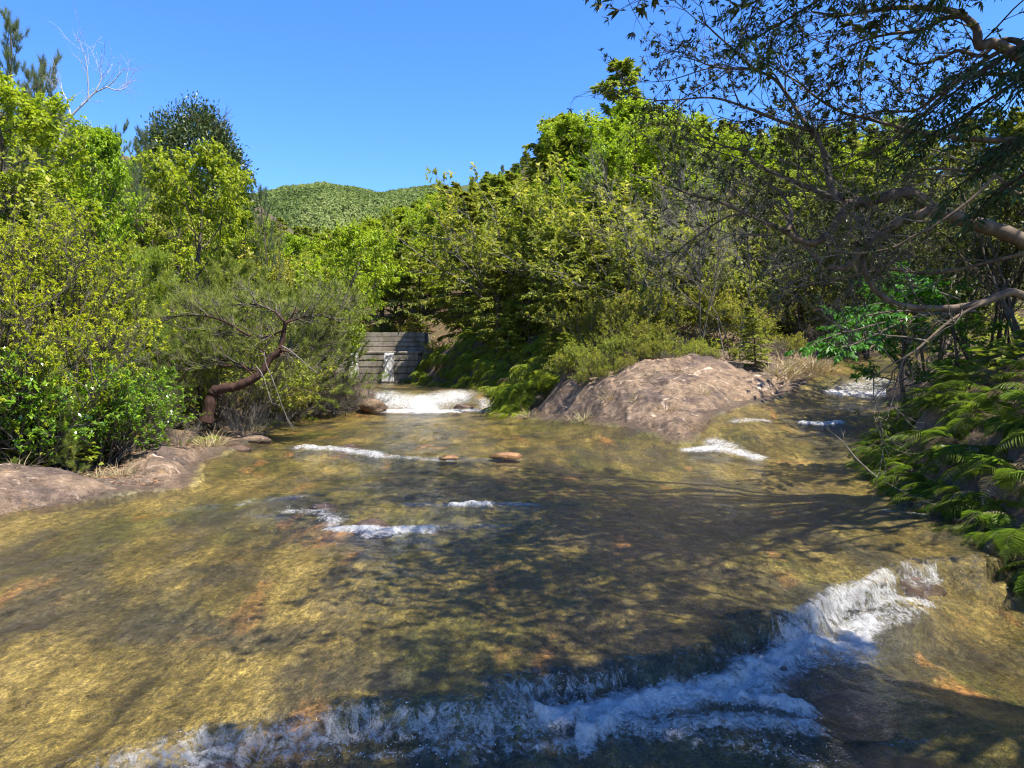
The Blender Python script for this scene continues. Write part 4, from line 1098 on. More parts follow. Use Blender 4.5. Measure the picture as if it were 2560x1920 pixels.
# the wood behind: filled in row by row up the slopes, none above the skyline of the photograph
ORD = ['first', 'second', 'third', 'fourth', 'fifth', 'sixth', 'seventh', 'eighth', 'ninth', 'tenth', 'eleventh', 'twelfth', 'thirteenth', 'fourteenth', 'fifteenth', 'sixteenth', 'seventeenth', 'eighteenth', 'nineteenth', 'twentieth']
sky_u = [-200, 0, 40, 60, 100, 140, 200, 250, 275, 300, 350, 400, 430, 470, 515, 527, 560, 600, 640, 690, 760, 850, 1024, 1400]
sky_v = [0, 40, 75, 92, 128, 150, 160, 200, 212, 222, 232, 204, 190, 176, 160, 148, 130, 124, 104, 112, 120, 122, 100, 90]
def fill(d, us, kinds, hlo, hhi, rowname, group, jit=9):
    r = random.Random(int(d * 7))
    cnt = {}
    us = sorted(u + r.uniform(-jit, jit) for u in us)
    picks = [r.choice(kinds) for _ in us]
    for u, k in zip(us, picks):
        dd = d * r.uniform(.96, 1.04); x = (u - 512) / F * dd
        z = G(x, dd); H = r.uniform(hlo, hhi)
        top = CAMZ + (HZ - (np.interp(u, sky_u, sky_v) + r.uniform(0, 10))) / F * dd
        H = min(max(H, min(top - z - r.uniform(0, 1.2), hhi * 1.3)) if d > 28 and u > 380 else H, top - z)
        if H < 1.6: continue
        base, adj, cat = {'cypress': ('cypress_tree', 'olive cypress', 'tree'), 'dark_cypress': ('cypress_tree', 'dark cypress', 'tree'), 'lime': ('deciduous_tree', 'lime green tree', 'tree'), 'pine': ('pine_tree', 'blue green pine', 'tree'),
                          'green_pine': ('pine_tree', 'grey green pine', 'tree'), 'evergreen': ('evergreen_tree', 'dark evergreen', 'tree'), 'olive_shrub': ('leafy_bush', 'olive bush', 'shrub'), 'maple': ('maple_tree', 'mid green maple', 'tree'), 'azalea': ('azalea_bush', 'yellow green bush', 'shrub')}[k]
        i = cnt.get(k, 0); cnt[k] = i + 1
        plant(k, u, dd, H=H, label=f'{adj}, {ORD[min(i, 19)]} from left, {rowname}', cat=cat, group=group, name=base, wide=r.uniform(.9, 1.25))
GR = 'trees covering the right slope'
fill(20.6, range(508, 600, 17), ['olive_shrub', 'cypress'], 1.1, 1.9, 'the lowest row left of the outcrop', GR, 5)
fill(22.5, range(600, 1000, 26), ['olive_shrub', 'azalea', 'olive_shrub'], 1.2, 2.2, 'the bushy row behind the outcrop', GR, 6)
fill(21.5, range(585, 700, 26), ['cypress', 'olive_shrub'], 2.2, 3.6, 'the low row above the outcrop', GR)
fill(23.5, range(505, 640, 28), ['cypress', 'olive_shrub', 'cypress'], 2.5, 4.2, 'the row above the fern bank', GR)
fill(26.5, range(490, 1000, 34), ['cypress', 'cypress', 'lime', 'olive_shrub'], 3.2, 5.5, 'the second row up the right slope', GR)
fill(30.5, range(475, 1040, 34), ['cypress', 'dark_cypress', 'cypress', 'lime'], 4.2, 6.5, 'the third row up the right slope', GR)
fill(36, range(425, 1040, 30), ['cypress', 'dark_cypress', 'cypress', 'lime'], 4.5, 7, 'the fourth row up the right slope', GR)
fill(43, range(418, 900, 26), ['cypress', 'dark_cypress', 'cypress', 'cypress', 'lime'], 5, 7, 'the fifth row up the right slope', GR)
fill(52, range(412, 760, 21), ['cypress', 'dark_cypress', 'cypress'], 5, 7, 'the sixth row up the right slope', GR, 6)
fill(64, range(404, 700, 17), ['cypress', 'dark_cypress', 'cypress'], 5, 7.5, 'the seventh row up the right slope', GR, 6)
fill(80, range(396, 640, 15), ['cypress', 'dark_cypress'], 5, 7.5, 'the eighth row up the right slope', GR, 5)
fill(100, range(388, 560, 13), ['cypress', 'dark_cypress'], 5.5, 8, 'the topmost row on the right ridge', GR, 5)
GV = 'trees in the valley behind the dam'
fill(36, range(335, 425, 22), ['dark_cypress', 'lime', 'cypress'], 3.5, 5.5, 'the row just behind the dam', GV)
fill(44, range(318, 420, 20), ['dark_cypress', 'lime', 'cypress'], 4.5, 7, 'the second row behind the dam', GV)
fill(56, range(300, 420, 18), ['dark_cypress', 'cypress'], 5, 7.5, 'the third row behind the dam', GV)
fill(72, range(285, 410, 16), ['dark_cypress', 'cypress'], 5, 8, 'the valley floor far behind the dam', GV)
GL = 'trees and bushes covering the left slope'
fill(12.5, range(-40, 50, 24), ['azalea', 'olive_shrub', 'evergreen'], 1.8, 3.0, 'the lowest row on the left slope', GL)
fill(15, range(-40, 60, 24), ['olive_shrub', 'green_pine', 'azalea'], 1.1, 1.9, 'the second row on the left slope', GL)
fill(15.3, range(112, 262, 20), ['green_pine'], .9, 1.5, 'the low row behind the leaning pine', GL)
fill(18.5, range(-30, 300, 24), ['green_pine', 'green_pine', 'pine'], 1.2, 2.2, 'the third row on the left slope', GL)
fill(22, range(-20, 320, 26), ['green_pine', 'pine', 'olive_shrub', 'lime'], 2, 3.6, 'the fourth row on the left slope', GL)
fill(27, range(60, 345, 24), ['green_pine', 'cypress', 'lime'], 3, 5, 'the fifth row on the left slope', GL)
fill(34, range(130, 340, 22), ['cypress', 'green_pine', 'lime'], 3.5, 5.5, 'the sixth row on the left slope', GL)
fill(44, range(170, 320, 20), ['cypress', 'dark_cypress'], 4, 6, 'the top row on the left slope', GL)

# tall evergreens just outside the picture on the right, whose shade lies over the fern bank
for x, y, h, lab in ((9.4, 7.4, 6.0, 'evergreen at the back of the fern bank'),):
    plant('evergreen', 0, y, H=h, label=lab, x=x, name='evergreen_tree')

# ------------------------------------------------------------------ ferns
FR = [frond(.72, 24, .30, 1.0, .013), frond(.80, 26, .27, 1.25, .013), frond(.62, 20, .33, .8, .013), frond(.75, 24, .28, 1.5, .013)]
FROND = [m.mesh('frond') for m in FR]; [m.materials.append(M['fern_leaf']) for m in FROND]
FROND_B = [frond(.72, 16, .34, 1.3, .024).mesh('frond'), frond(.8, 16, .30, 1.6, .024).mesh('frond')]; [m.materials.append(M['fern_bright']) for m in FROND_B]
FROND_D = [frond(.6, 20, .26, 1.7, .017).mesh('frond'), frond(.55, 18, .26, 1.3, .017).mesh('frond')]; [m.materials.append(M['fern_dry']) for m in FROND_D]
def fern(x, y, s, label, group, meshes, n=8, face=math.pi, spread=1.5, tilt=.25, dry=0., z=None):
    t = thing('fern', label, 'fern', (x, y, (G(x, y) if z is None else z) - .02), 0, group)
    for k in range(n):
        dr = RNG.random() < dry
        me = (FROND_D if dr else meshes)[int(RNG.integers(len(FROND_D if dr else meshes)))]
        o = link(bpy.data.objects.new('frond', me), t)
        o.rotation_euler = ((RNG.random() - .5) * .7, tilt + (RNG.random() - .35) * .7, face + spread * (2 * (k + RNG.random()) / n - 1))
        q = s * (.65 + .6 * RNG.random()); o.scale = (q, q * (.9 + .2 * RNG.random()), q)
    return t
rows = [('lowest row', .0, .15), ('second row up', .2, .4), ('third row up', .45, .7), ('fourth row up', .75, 1.05), ('fifth row up', 1.1, 1.5), ('sixth row up', 1.55, 2.0), ('top row', 2.1, 2.8)]
ORD += ['twenty first', 'twenty second', 'twenty third', 'twenty fourth', 'twenty fifth', 'twenty sixth']
for ri, (rn, a, b) in enumerate(rows):
    ys = np.linspace(5.5, 11.9, (24, 25, 24, 22, 20, 17, 15)[ri])
    for i, y in enumerate(ys):
        y = y + (RNG.random() - .5) * .25
        e = np.interp(y, [4, 5.4, 6.6, 8, 9.3, 10.4, 11.6], [4.2, 3.95, 4.12, 4.3, 4.65, 5.05, 5.9])
        fx = e + a + (b - a) * RNG.random()
        fern(fx, y, (.62, .72, .78, .78, .75, .72, .7)[ri], f'fern, {ORD[i]} from near end, {rn} on the right bank', 'ferns on the right bank', FROND, 8, math.pi + .55, 1.5, (.5, .25, .1, 0, -.05, -.1, -.1)[ri], .38, G(fx, y) + .02 + .10 * RNG.random())
edge = [(.2, 19.0), (-.45, 20.0), (-.45, 21), (-.9, 23), (-1.9, 25), (-3.1, 27.5), (-4.4, 31)]
ec = catmull([(x, y, 0) for x, y in edge], 10)
rows = [('lowest row', .0, 20), ('second row', .25, 20), ('third row', .5, 19), ('fourth row', .8, 18), ('fifth row', 1.15, 17), ('sixth row', 1.5, 16), ('seventh row', 1.9, 15), ('top row', 2.4, 14)]
for ri, (rn, off, n) in enumerate(rows):
    for i in range(n):
        p, tg = along(ec[None], np.array([[(i + .3 + .4 * RNG.random()) / n]])); p, tg = p[0, 0], tg[0, 0]
        nx, ny = (tg[1], -tg[0])
        o = off + RNG.random() * .25
        fern(p[0] + nx * o, p[1] + ny * o, 1.15, f'bright fern, {ORD[i]} from the outcrop, {rn} of the hanging bank', 'ferns hanging beside the upper pool', FROND_B, 7, math.pi + .7, 1.5, .5 - .07 * ri, .08)
for i, (u, v, d) in enumerate(((267, 427, 15.6), (310, 424, 18.6), (205, 425, 12.4))):
    p = P(u, v, d); fern(p[0], p[1], .55, ['yellow green fern at the left water edge under the pine bough', 'small yellow fern left of the cascade', 'small fern by the leaning trunk'][i], None, FROND_B, 8, 0, 3.1, .0)

# ------------------------------------------------------------------ the tree overhanging from the right
C4 = lambda L: [(680 + x * .1688, y * .1688) for x, y in L]
C5 = lambda L: [(680 + x * .1688, 240 + y * .1688) for x, y in L]
TRX, TRY = 6.3, 7.0
def limb_path(px, d0, d1, n=7, wob=.0):
    k = np.linspace(0, 1, len(px))
    c = np.array([P(u, v, d0 + (d1 - d0) * t) for (u, v), t in zip(px, k)])
    return catmull(c, n)
big = thing('overhanging_tree', 'gnarled evergreen tree reaching its crooked boughs over the stream from the right', 'tree', (0, 0, 0))
trunk_c = np.array([[TRX + .2, TRY, G(TRX, TRY) - .1], [TRX, TRY - .1, 2.6], [TRX - .15, TRY - .2, 3.6], [TRX - .2, TRY, 4.8], [TRX - .5, TRY + .2, 6.2]])
m = MB(); tp = catmull(trunk_c, 6); tubes(m, tp, .19, .07, 10, bump=.02)
obj('trunk', m.mesh('trunk', True), M['bark_smooth'], big)
LIMBS = [  # pixels, depth at both ends, radius at both ends, joined to the trunk at height z (or None), leafiness
    (C4([(2038, 1430), (1900, 1370), (1700, 1310), (1500, 1240), (1440, 1190), (1340, 1140), (1240, 1160), (1150, 1185), (1060, 1195), (1000, 1220), (940, 1300), (880, 1390), (790, 1440), (700, 1420), (640, 1380), (560, 1340), (470, 1300), (380, 1260), (220, 1190), (60, 1150), (-60, 1100)]), 6.6, 6.3, .078, .008, 2.5, .5),
    (C4([(1500, 1245), (1400, 1280), (1300, 1310), (1180, 1390), (1080, 1470), (1010, 1560), (950, 1590), (850, 1560), (760, 1480), (700, 1400), (640, 1300), (560, 1200)]), 6.45, 6.6, .052, .010, None, .4),
    (C5([(2038, 330), (1950, 310), (1800, 370), (1650, 400), (1530, 405), (1380, 400), (1260, 370), (1160, 300), (1100, 200), (1070, 80), (1040, 10)]), 6.5, 6.6, .040, .024, 2.2, .35),
    (C4([(960, 1190), (900, 1120), (870, 1000), (850, 900), (800, 800), (720, 700), (660, 600), (560, 470), (430, 400), (300, 280), (200, 190), (120, 110)]), 6.4, 7.4, .036, .006, None, 1.),
    (C4([(1150, 1190), (1000, 1200), (880, 1160), (760, 1110), (640, 1060), (520, 1010), (440, 960), (380, 900), (250, 860), (100, 800)]), 6.4, 7.4, .034, .006, None, .9),
    (C4([(2100, 400), (1950, 300), (1850, 255), (1770, 270), (1755, 170), (1650, 80), (1500, 50), (1300, 45), (1150, 60), (950, 90), (780, 70)]), 6.0, 6.0, .062, .008, 4.0, 1.),
    (C4([(2100, 300), (1980, 240), (1880, 250), (1780, 330), (1650, 300), (1560, 340), (1400, 380), (1280, 330)]), 6.1, 6.6, .035, .008, 4.3, 1.),
    (C4([(2100, 820), (1850, 830), (1650, 815), (1400, 780), (1250, 740), (1100, 700), (950, 660), (800, 570), (720, 500), (620, 440), (520, 380)]), 6.4, 7.0, .032, .006, 3.6, 1.),
    (C4([(2100, 820), (1950, 960), (1850, 1060), (1700, 1200), (1500, 1340), (1380, 1400), (1250, 1470), (1050, 1500), (900, 1490), (760, 1520)]), 5.4, 5.8, .016, .006, 3.3, .3),
    (C4([(2000, 1150), (1850, 1030), (1700, 1010), (1500, 1000), (1380, 1020), (1200, 1080)]), 6.2, 6.6, .018, .006, 3.4, .7),
    (C4([(1700, 90), (1560, 110), (1430, 180), (1250, 200), (1090, 240), (950, 300)]), 6.0, 6.6, .026, .006, None, 1.),
    (C4([(2060, 440), (1900, 440), (1700, 440), (1560, 530), (1400, 650), (1200, 660), (1000, 700), (850, 740)]), 6.3, 7.4, .030, .006, 4.0, 1.),
    (C4([(770, 770), (600, 720), (400, 640), (200, 580), (0, 590), (-150, 600)]), 6.75, 7.6, .022, .004, None, .6),
    (C4([(640, 1370), (660, 1260), (610, 1160), (560, 1110), (480, 1060)]), 6.35, 6.9, .022, .007, None, .6),
    (C5([(1800, 370), (1600, 480), (1400, 650), (1250, 740), (1120, 830)]), 6.5, 6.3, .018, .004, None, .15),
    (C4([(2038, 1500), (1800, 1560), (1500, 1620), (1200, 1600), (900, 1660), (600, 1700), (330, 1590)]), 6.6, 7.6, .022, .005, 2.4, .5),
    (C4([(380, 1260), (250, 1300), (100, 1400), (-40, 1500), (-160, 1560)]), 6.3, 6.9, .014, .004, None, .4),
    (C4([(500, 400), (350, 410), (150, 380), (0, 260)]), 7.2, 7.7, .014, .004, None, .7),
    (C4([(1900, 300), (1700, 430), (1500, 620), (1350, 760), (1150, 900), (900, 1000), (700, 1000)]), 6.2, 7.4, .024, .006, 4.1, .9),
]
twm, lfm = MB(), MB()
def clothe(path, r0, r1, dens, leaf, LL=.95, big_leaf=1.):
    """side twigs on a limb, finer twigs on those, narrow leaves in rosettes at their ends"""
    L = np.linalg.norm(np.diff(path, axis=0), axis=1).sum()
    n = max(5, int(L * 6.5 * dens))
    q, e, t = spawn(path[None], n, .12, 1., (.5, 1.2), .25, .05)
    l = LL * (.35 + .8 * RNG.random(len(q)))
    B = paths(q, e, l, 6, .16, (0, 0, .12)); tubes(twm, B, .0085 * (1.2 - .5 * t), .0028, 3)
    q, e, t = spawn(B, 7, .2, 1., (.4, 1.), .35, .05)
    B2 = paths(q, e, .34 * (.5 + .8 * RNG.random(len(q))), 4, .18, (0, 0, .08)); tubes(twm, B2, .0042, .0018, 3)
    q, e, t = spawn(B2, 3, .25, 1., (.4, .9), .3, .1)
    B3 = paths(q, e, .13 * (.5 + .9 * RNG.random(len(q))), 2, .16); tubes(twm, B3, .0025, .0012, 3)
    if leaf > 0:
        k = RNG.random(len(B3)) < leaf * .95
        tip = B3[k, -1]; d = nrm(B3[k, -1] - B3[k, -2]); nl = 8
        Q = np.repeat(tip, nl, 0); D = np.repeat(d, nl, 0)
        ax = nrm(D * .7 + nrm(RNG.normal(size=Q.shape)) * .9)
        leaves(lfm, Q, ax, nrm(UP + RNG.normal(size=Q.shape) * .6), .055 * big_leaf * (.6 + .7 * RNG.random(len(Q))), .017 * big_leaf * (.8 + .4 * RNG.random(len(Q))), .12)
for px, d0, d1, r0, r1, zj, lf in LIMBS:
    pth = limb_path(px, d0, d1)
    if zj is not None:
        a = np.array([TRX - .05, TRY - .1, zj + .1]); b = pth[0]
        pth = np.vstack([catmull([a, (a + b) / 2 + np.array([0, 0, .08]), b, pth[4]], 5)[:10], pth])
    mm = MB(); t = np.linspace(0, 1, len(pth)) ** .8
    R = (r0 * (1 - t) + r1 * t) * (1 + .10 * np.sin(np.arange(len(pth)) * 1.3) * RNG.random(len(pth)))
    tubes(mm, pth, R, None, 9)
    obj('bough', mm.mesh('bough', True), M['bark_smooth'], big)
    clothe(pth[len(pth) // 5:], r0, r1, .8, lf)
# crown above the picture that shades the stream
for k in range(18):
    y1 = 3.2 + 5.4 * (k / 17) + RNG.normal() * .2; x1 = .5 + 2.4 * RNG.random(); z1 = 2.35 + .53 * y1 + .6 * RNG.random()
    a = np.array([TRX - .25, TRY, 5.0 + .07 * k]); b = np.array([x1, y1, z1 + .25 * (k % 2)])
    c = (a + b) / 2 + np.array([RNG.normal() * .3, (y1 - TRY) * .15, .8])
    pth = catmull([a, c, b], 9)
    mm = MB(); tubes(mm, pth, .05, .008, 7); obj('bough', mm.mesh('bough', True), M['bark_smooth'], big)
    clothe(pth[4:], .05, .01, .55, 1.0, 1.2, 1.5)
obj('twigs', twm.mesh('twigs', True), M['twig'], big)
obj('foliage', lfm.mesh('foliage'), M['evergreen_leaf'], big)

# ------------------------------------------------------------------ conifer at the photographer's right, boughs hanging into the picture
con = thing('conifer_tree', 'dark conifer close at the right, its drooping sprays hanging into the top corner', 'tree', (0, 0, 0))
cw, cl = MB(), MB()
CB = np.array([5.2, 2.6, 0.]); CB[2] = G(CB[0], CB[1]) - .1
m = MB(); tubes(m, catmull([CB, CB + [0, 0, 3], CB + [-.1, .1, 7]], 6), .15, .05, 9); obj('trunk', m.mesh('trunk', True), M['bark_red'], con)
ends = [(P(945, 128, 3.4), 4.2), (P(962, 84, 3.0), 4.4), (P(975, 172, 3.8), 3.9), (P(1000, 190, 3.4), 3.8), (P(1010, 60, 3.2), 4.6), (P(748, 6, 4.6), 5.0), (P(752, 40, 5.2), 4.7), (P(900, 2, 4.0), 4.8), (P(1015, 150, 3.8), 4.1), (P(940, -20, 3.6), 5.2),
        (np.array([1.0, 2.6, 4.4]), 5.2), (np.array([1.6, 2.2, 4.7]), 5.4), (np.array([.5, 2.0, 4.6]), 5.4), (np.array([1.9, 2.9, 4.1]), 5.0), (np.array([2.4, 3.3, 4.5]), 5.1), (np.array([1.3, 3.0, 4.9]), 5.6), (np.array([2.2, 1.6, 4.3]), 5.0), (np.array([.2, 1.6, 4.9]), 5.8), (np.array([3.0, 3.6, 4.6]), 5.2), (np.array([2.6, 2.4, 5.2]), 5.7), (np.array([3.2, 1.2, 4.6]), 5.3), (np.array([4.0, 1.4, 4.6]), 5.2), (np.array([4.6, .9, 4.8]), 5.4), (np.array([4.2, .5, 5.0]), 5.6), (np.array([3.0, .6, 4.9]), 5.6), (np.array([1.0, 1.2, 4.7]), 5.5), (np.array([2.0, .9, 4.9]), 5.6), (np.array([-.2, 1.4, 5.2]), 6.0), (np.array([1.2, 2.5, 4.3]), 5.0), (np.array([1.8, 2.7, 4.4]), 5.1), (np.array([.8, 2.2, 4.6]), 5.3), (np.array([2.0, 2.4, 4.7]), 5.2), (np.array([1.4, 1.7, 4.5]), 5.2), (np.array([.3, 1.5, 4.5]), 5.4), (np.array([4.8, 1.6, 4.5]), 5.0), (np.array([3.8, .9, 4.5]), 5.1), (np.array([5.4, 1.2, 4.7]), 5.1), (np.array([3.6, 1.6, 4.9]), 5.5)]
for e, zt0 in ends:
    a = np.array([CB[0] - .05, CB[1], zt0]); c = (a + e) / 2 + np.array([0, 0, .35])
    pth = catmull([a, c, e], 10); mm = MB(); tubes(mm, pth, .035, .006, 6); obj('bough', mm.mesh('bough', True), M['bark_red'], con)
    q, d, t = spawn(pth[None], 19, .35, 1., (.5, 1.0), .8, .0)
    B = paths(q, d, .55 * (1.25 - .6 * t) * (.7 + .5 * RNG.random(len(q))), 5, .1, (0, 0, -.35)); tubes(cw, B, .005, .0018, 3)
    q, d, t = spawn(B, 14, .1, 1., (.5, .9), .85, 0.)
    B2 = paths(q, d, .13 * (1.2 - .6 * t), 3, .1, (0, 0, -.3)); tubes(cw, B2, .0016, .0008, 3)
    q, d, t = spawn(B2, 7, .0, 1., (.4, .8), .85, 0.)
    big_l = 1.35 if e[2] > 2.2 + .53 * e[1] else 1.          # the boughs overhead, out of the picture, are the fuller ones
    leaves(cl, q, d, nrm(UP + RNG.normal(size=q.shape) * .4), .046 * big_l, .013 * big_l, .1)
obj('twigs', cw.mesh('twigs'), M['bark_red'], con)
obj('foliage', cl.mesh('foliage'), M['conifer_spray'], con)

# ------------------------------------------------------------------ the leaning pine on the left bank
lp = thing('leaning_pine', 'crooked leaning pine with dark red trunk over the left bank', 'tree', (0, 0, 0))
d0 = 12.6
tr = limb_path([(206, 422), (209, 409), (211, 398), (215, 391), (224, 388), (234, 387), (245, 383), (255, 378), (262, 372), (267, 364), (273, 356), (280, 350), (282, 341), (284, 330), (285, 322)], d0, d0 + .2, 5)
m = MB(); t = np.linspace(0, 1, len(tr)); tubes(m, tr, (.105 * (1 - t) + .035 * t) * (1 + .12 * RNG.normal(size=len(t)) * .6), None, 9); obj('trunk', m.mesh('trunk', True), M['bark_red'], lp)
boughs = [([(268, 362), (282, 354), (300, 349), (318, 340), (338, 333)], 0, .8), ([(284, 330), (268, 336), (250, 336), (225, 331), (200, 330), (175, 326)], 0, .5), ([(285, 323), (300, 318), (318, 316), (335, 318)], 0, .5), ([(262, 372), (248, 369), (232, 365), (215, 360), (198, 350)], 0, .7),
          ([(270, 360), (262, 350), (248, 345), (228, 342)], 0, .9), ([(285, 322), (272, 310), (250, 304), (220, 306), (190, 305)], 0, 1.2), ([(280, 350), (296, 352), (310, 345)], 0, .6), ([(255, 377), (236, 362), (205, 360), (170, 355), (140, 350)], 0, .5), ([(285, 325), (300, 308), (325, 304), (352, 308)], 0, 1.2), ([(250, 336), (215, 318), (180, 316), (150, 325)], 0, .6), ([(232, 366), (205, 366), (180, 370), (150, 366)], 0, .3)]
w2, c2 = MB(), MB()
for px, a, b in boughs:
    pth = limb_path(px, d0 + .1, d0 + .1 + b, 5); mm = MB(); tubes(mm, pth, .024, .006, 6); obj('bough', mm.mesh('bough', True), M['bark_red'], lp)
    q, e, t = spawn(pth[None], 30, .1, 1., (.4, 1.1), .5, .15)
    B = paths(q, e, .6 * (.4 + .7 * RNG.random(len(q))), 5, .18, (0, 0, .2)); tubes(w2, B, .011, .004, 4)
    q, e, t = spawn(B, 7, .25, 1.05, (.3, .9), .4, .2)
    B2 = paths(q, e, .2 * (.5 + .7 * RNG.random(len(q))), 3, .15, (0, 0, .4)); tubes(w2, B2, .005, .003, 3)
    k = RNG.random(len(B2)) < .85
    tuft(c2, B2[k, -1], nrm(B2[k, -1] - B2[k, -2]), 17, .11, .0075, .3, .7)
obj('twigs', w2.mesh('twigs'), M['twig'], lp); obj('foliage', c2.mesh('foliage'), M['pine_needle'], lp)

def bare(name, label, cat, limbs, d, mat, r=(.03, .006), tw=10, tl=.5, rt=.006):
    t = thing(name, label, cat, (0, 0, 0)); w = MB()
    for px, dd, rr in limbs:
        pth = limb_path(px, d, d + dd, 5); mm = MB(); tubes(mm, pth, rr, rt, 6); obj('branch', mm.mesh('branch', True), M[mat], t)
        q, e, tt = spawn(pth[None], tw, .3, 1., (.4, .9), .1, .15)
        B = paths(q, e, tl * (.3 + .8 * RNG.random(len(q))), 5, .18, (0, 0, .1)); tubes(w, B, rt, rt * .4, 3)
        q, e, tt = spawn(B, 4, .3, 1., (.4, .9), .1, .1)
        B = paths(q, e, tl * .3 * (.4 + .8 * RNG.random(len(q))), 3, .18); tubes(w, B, rt * .5, rt * .3, 3)
    obj('twigs', w.mesh('twigs'), M[mat], t)
    return t
C1 = lambda L: [(x * .1688, y * .1688) for x, y in L]
bare('dead_tree', 'bare white dead tree sticking up against the sky at upper left', 'tree', [(C1([(330, 900), (380, 760), (430, 680), (500, 610), (560, 550), (640, 510), (700, 450), (740, 400)]), .3, .032), (C1([(525, 590), (522, 500), (515, 400), (500, 320), (480, 275)]), -.2, .016), (C1([(630, 515), (700, 535), (760, 510)]), .2, .014), (C1([(420, 690), (400, 600), (370, 540), (360, 480)]), .2, .02), (C1([(560, 550), (600, 470), (590, 400)]), .1, .015)], 16, 'dead_wood', tw=9, tl=.8, rt=.005)
bare('dead_branch', 'pale dead branch hanging from the leaning pine to the water', 'branch', [([(264, 352), (266, 364), (272, 378), (280, 400), (287, 418), (294, 431)], -.1, .012), ([(256, 366), (262, 374), (267, 388), (272, 404)], -.2, .01), ([(282, 346), (292, 352), (306, 364), (318, 374)], -.3, .014)], 12.2, 'bark_grey', tw=4, tl=.4, rt=.004)
bare('dead_branch', 'bare stick poking out of the ferns over the water', 'branch', [([(880, 480), (866, 468), (854, 456), (842, 441), (826, 428)], .3, .016)], 8.9, 'bark_grey', tw=3, tl=.25, rt=.004)
bare('dead_branch', 'thin bare branch dangling beside the right spout', 'branch', [([(362, 372), (370, 383), (383, 389), (392, 392)], -.3, .02)], 26, 'bark_grey', tw=4, tl=.5, rt=.008)

# maple bough with hanging leaves over the tributary
mb_t = thing('maple_tree', 'leafy maple bough with hanging palmate leaves over the tributary', 'tree', (0, 0, 0))
w3, c3 = MB(), MB()
for px, dd in ((C5([(1750, 420), (1500, 440), (1250, 480), (1050, 530), (900, 570), (780, 620)]), 0), (C5([(1500, 440), (1300, 420), (1100, 450), (950, 500)]), .5), (C5([(1350, 460), (1200, 540), (1050, 610), (950, 640)]), -.4), (C5([(1500, 420), (1350, 380), (1200, 370), (1080, 400)]), .9), (C5([(1650, 350), (1500, 300), (1400, 290)]), .6)):
    pth = limb_path(px, 9.6, 9.2 + dd, 5); mm = MB(); tubes(mm, pth, .018, .005, 5); obj('bough', mm.mesh('bough', True), M['bark'], mb_t)
    q, e, t = spawn(pth[None], 16, .2, 1., (.4, 1.), .8, .0)
    B = paths(q, e, .35 * (.5 + .7 * RNG.random(len(q))), 3, .12, (0, 0, -.1)); tubes(w3, B, .004, .002, 3)
    q, e, t = spawn(B, 5, .2, 1.1, (.4, 1.), .7, -.1)
    nl = 5; Q = np.repeat(q, nl, 0)
    fan_a = np.tile(np.linspace(-1.2, 1.2, nl), len(q)); E = np.repeat(nrm(e + np.array([0, 0, -.5])), nl, 0)
    S = nrm(np.cross(E, UP))
    ax = nrm(E * np.cos(fan_a)[:, None] + S * np.sin(fan_a)[:, None] + np.array([0, 0, -.25]))
    leaves(c3, Q, ax, nrm(UP + RNG.normal(size=Q.shape) * .25), .11 * (1 - .3 * np.abs(fan_a) / 1.2) * (.8 + .4 * RNG.random(len(Q))), .034, .1)
obj('twigs', w3.mesh('twigs'), M['bark'], mb_t); obj('foliage', c3.mesh('foliage'), M['maple_leaf'], mb_t)

# ------------------------------------------------------------------ grass, litter, low cover
TUFT = [blades(80, .5, .16), blades(60, .4, .2, .006, 1.6), blades(50, .65, .14, .006, 1.2)]
TUFT = [m.mesh('grass_tuft') for m in TUFT]; [m.materials.append(M['straw']) for m in TUFT]
def grass(u, d, s, label, group):
    x = (u - 512) / F * d
    o = obj('grass_tuft', TUFT[int(RNG.integers(3))], None); o.location = (x, d, G(x, d) - .02); o.rotation_euler = (0, 0, RNG.random() * 6.28); o.scale = (s, s, s)
    tag(o, label, 'grass', group)
for i, (u, d) in enumerate([(768, 16.8), (776, 17.2), (784, 17.0), (792, 17.4), (800, 17.2), (808, 17.8), (816, 17.6), (786, 17.9), (798, 18.2), (812, 18.4), (824, 18.2)]):
    grass(u, d, 1.3, f'dry straw tuft beside the tributary, {ORD[i]} from the outcrop', 'dry grass by the tributary')
for i, (u, d, w) in enumerate([(530, 18.2, 'left tip of the outcrop'), (572, 16.2, 'lower left edge of the outcrop'), (584, 15.6, 'front edge of the outcrop'), (640, 14.6, 'middle of the outcrop'), (668, 13.9, 'right side of the outcrop'), (680, 13.0, 'notch of the outcrop by the small fall'), (688, 12.9, 'right edge of the outcrop by the small fall'),
                               (652, 15.4, 'upper part of the outcrop'), (700, 14.4, 'right shoulder of the outcrop'), (610, 15.4, 'middle left of the outcrop'), (140, 9.4, 'top of the pitted slab'), (120, 9.1, 'left part of the pitted slab'), (100, 8.9, 'gap between the left slabs'), (20, 8.4, 'dark slab at the left edge'),
                               (48, 8.8, 'leaf litter at far left'), (205, 11.6, 'crack beside the layered slab'), (215, 11.9, 'top of the layered slab'), (255, 14.4, 'water edge under the hanging dead branch'), (8, 9.2, 'leaf litter by the left picture edge'), (75, 8.9, 'dark slab below the pine seedling')]):
    grass(u, d, .75 if d > 10 else .5, f'dry straw tuft on the {w}', None)

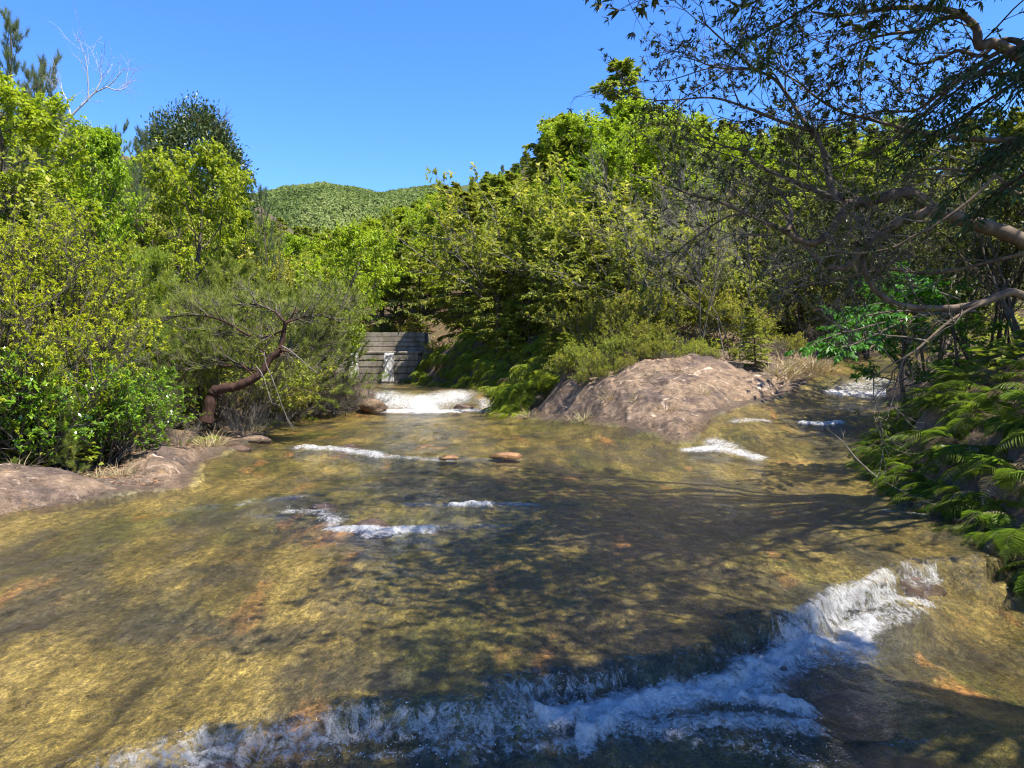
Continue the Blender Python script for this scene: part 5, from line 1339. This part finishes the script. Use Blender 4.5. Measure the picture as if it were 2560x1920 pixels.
def scatter(name, label, cat, n, reg, mat, size, lift, seed, density=None, tilt=.5):
    r = np.random.default_rng(seed); x, y = reg(r, n)
    sd = sdist(x, y, WATER_POLY); k = sd > .25
    if density is not None: k &= r.random(n) < density(x, y, sd)
    x, y = x[k], y[k]; z = ground_z(x, y) + lift * (.3 + r.random(len(x)))
    m = MB(); n = len(x); a = r.random(n) * 6.28
    ax = np.stack([np.cos(a), np.sin(a), (r.random(n) - .3) * tilt], -1)
    leaves(m, np.stack([x, y, z], -1), ax, nrm(UP + r.normal(size=(n, 3)) * tilt * .6), size * (.5 + r.random(n)), size * .42 * (.6 + .6 * r.random(n)), .15, r.random(n))
    o = obj(name, m.mesh(name), M[mat]); tag(o, label, cat, kind='stuff')
def regL(r, n):
    y = 5.5 + 8.5 * r.random(n); return np.interp(y, [4, 7.2, 8.5, 10.3, 12.7, 14], [-5.9, -5.05, -3.9, -4.4, -4.6, -4.8]) - .2 - 3.6 * r.random(n), y
scatter('leaf_litter', 'fallen brown leaves and needles on the left bank', 'litter', 9000, regL, 'litter', .05, .012, 5, lambda x, y, s: .25 + .75 * (fbm(x * 1.5, y * 1.5, 3, 55) > -.05))
def regI(r, n): return -1 + 9 * r.random(n), 12.3 + 8 * r.random(n)
scatter('leaf_litter', 'dry leaves and bits caught on the outcrop', 'litter', 7000, regI, 'litter', .06, .06, 6, lambda x, y, s: .6 * (fbm(x * 1.2, y * 1.2, 3, 56) > .05))
def regS(r, n):
    y = np.exp(np.log(9) + (np.log(38) - np.log(9)) * r.random(n)); return y * (-.95 + 2.1 * r.random(n)), y
scatter('undergrowth', 'low green undergrowth on both wooded slopes', 'undergrowth', 60000, regS, 'olive_leaf', .13, .28, 7, lambda x, y, s: (s > 1.3) * (.2 + .8 * (fbm(x * .6, y * .6, 3, 57) > -.15)) * (np.hypot((x - 3.2) / 3.4, (y - 15.4) / 3.2) > 1), .9)
scatter('undergrowth', 'fresh bright seedlings in patches under the trees', 'undergrowth', 22000, regS, 'fern_bright', .12, .3, 8, lambda x, y, s: (s > 1.2) * (fbm(x * .7, y * .7, 3, 58) > .12) * (np.hypot((x - 3.2) / 3.4, (y - 15.4) / 3.2) > 1), .9)
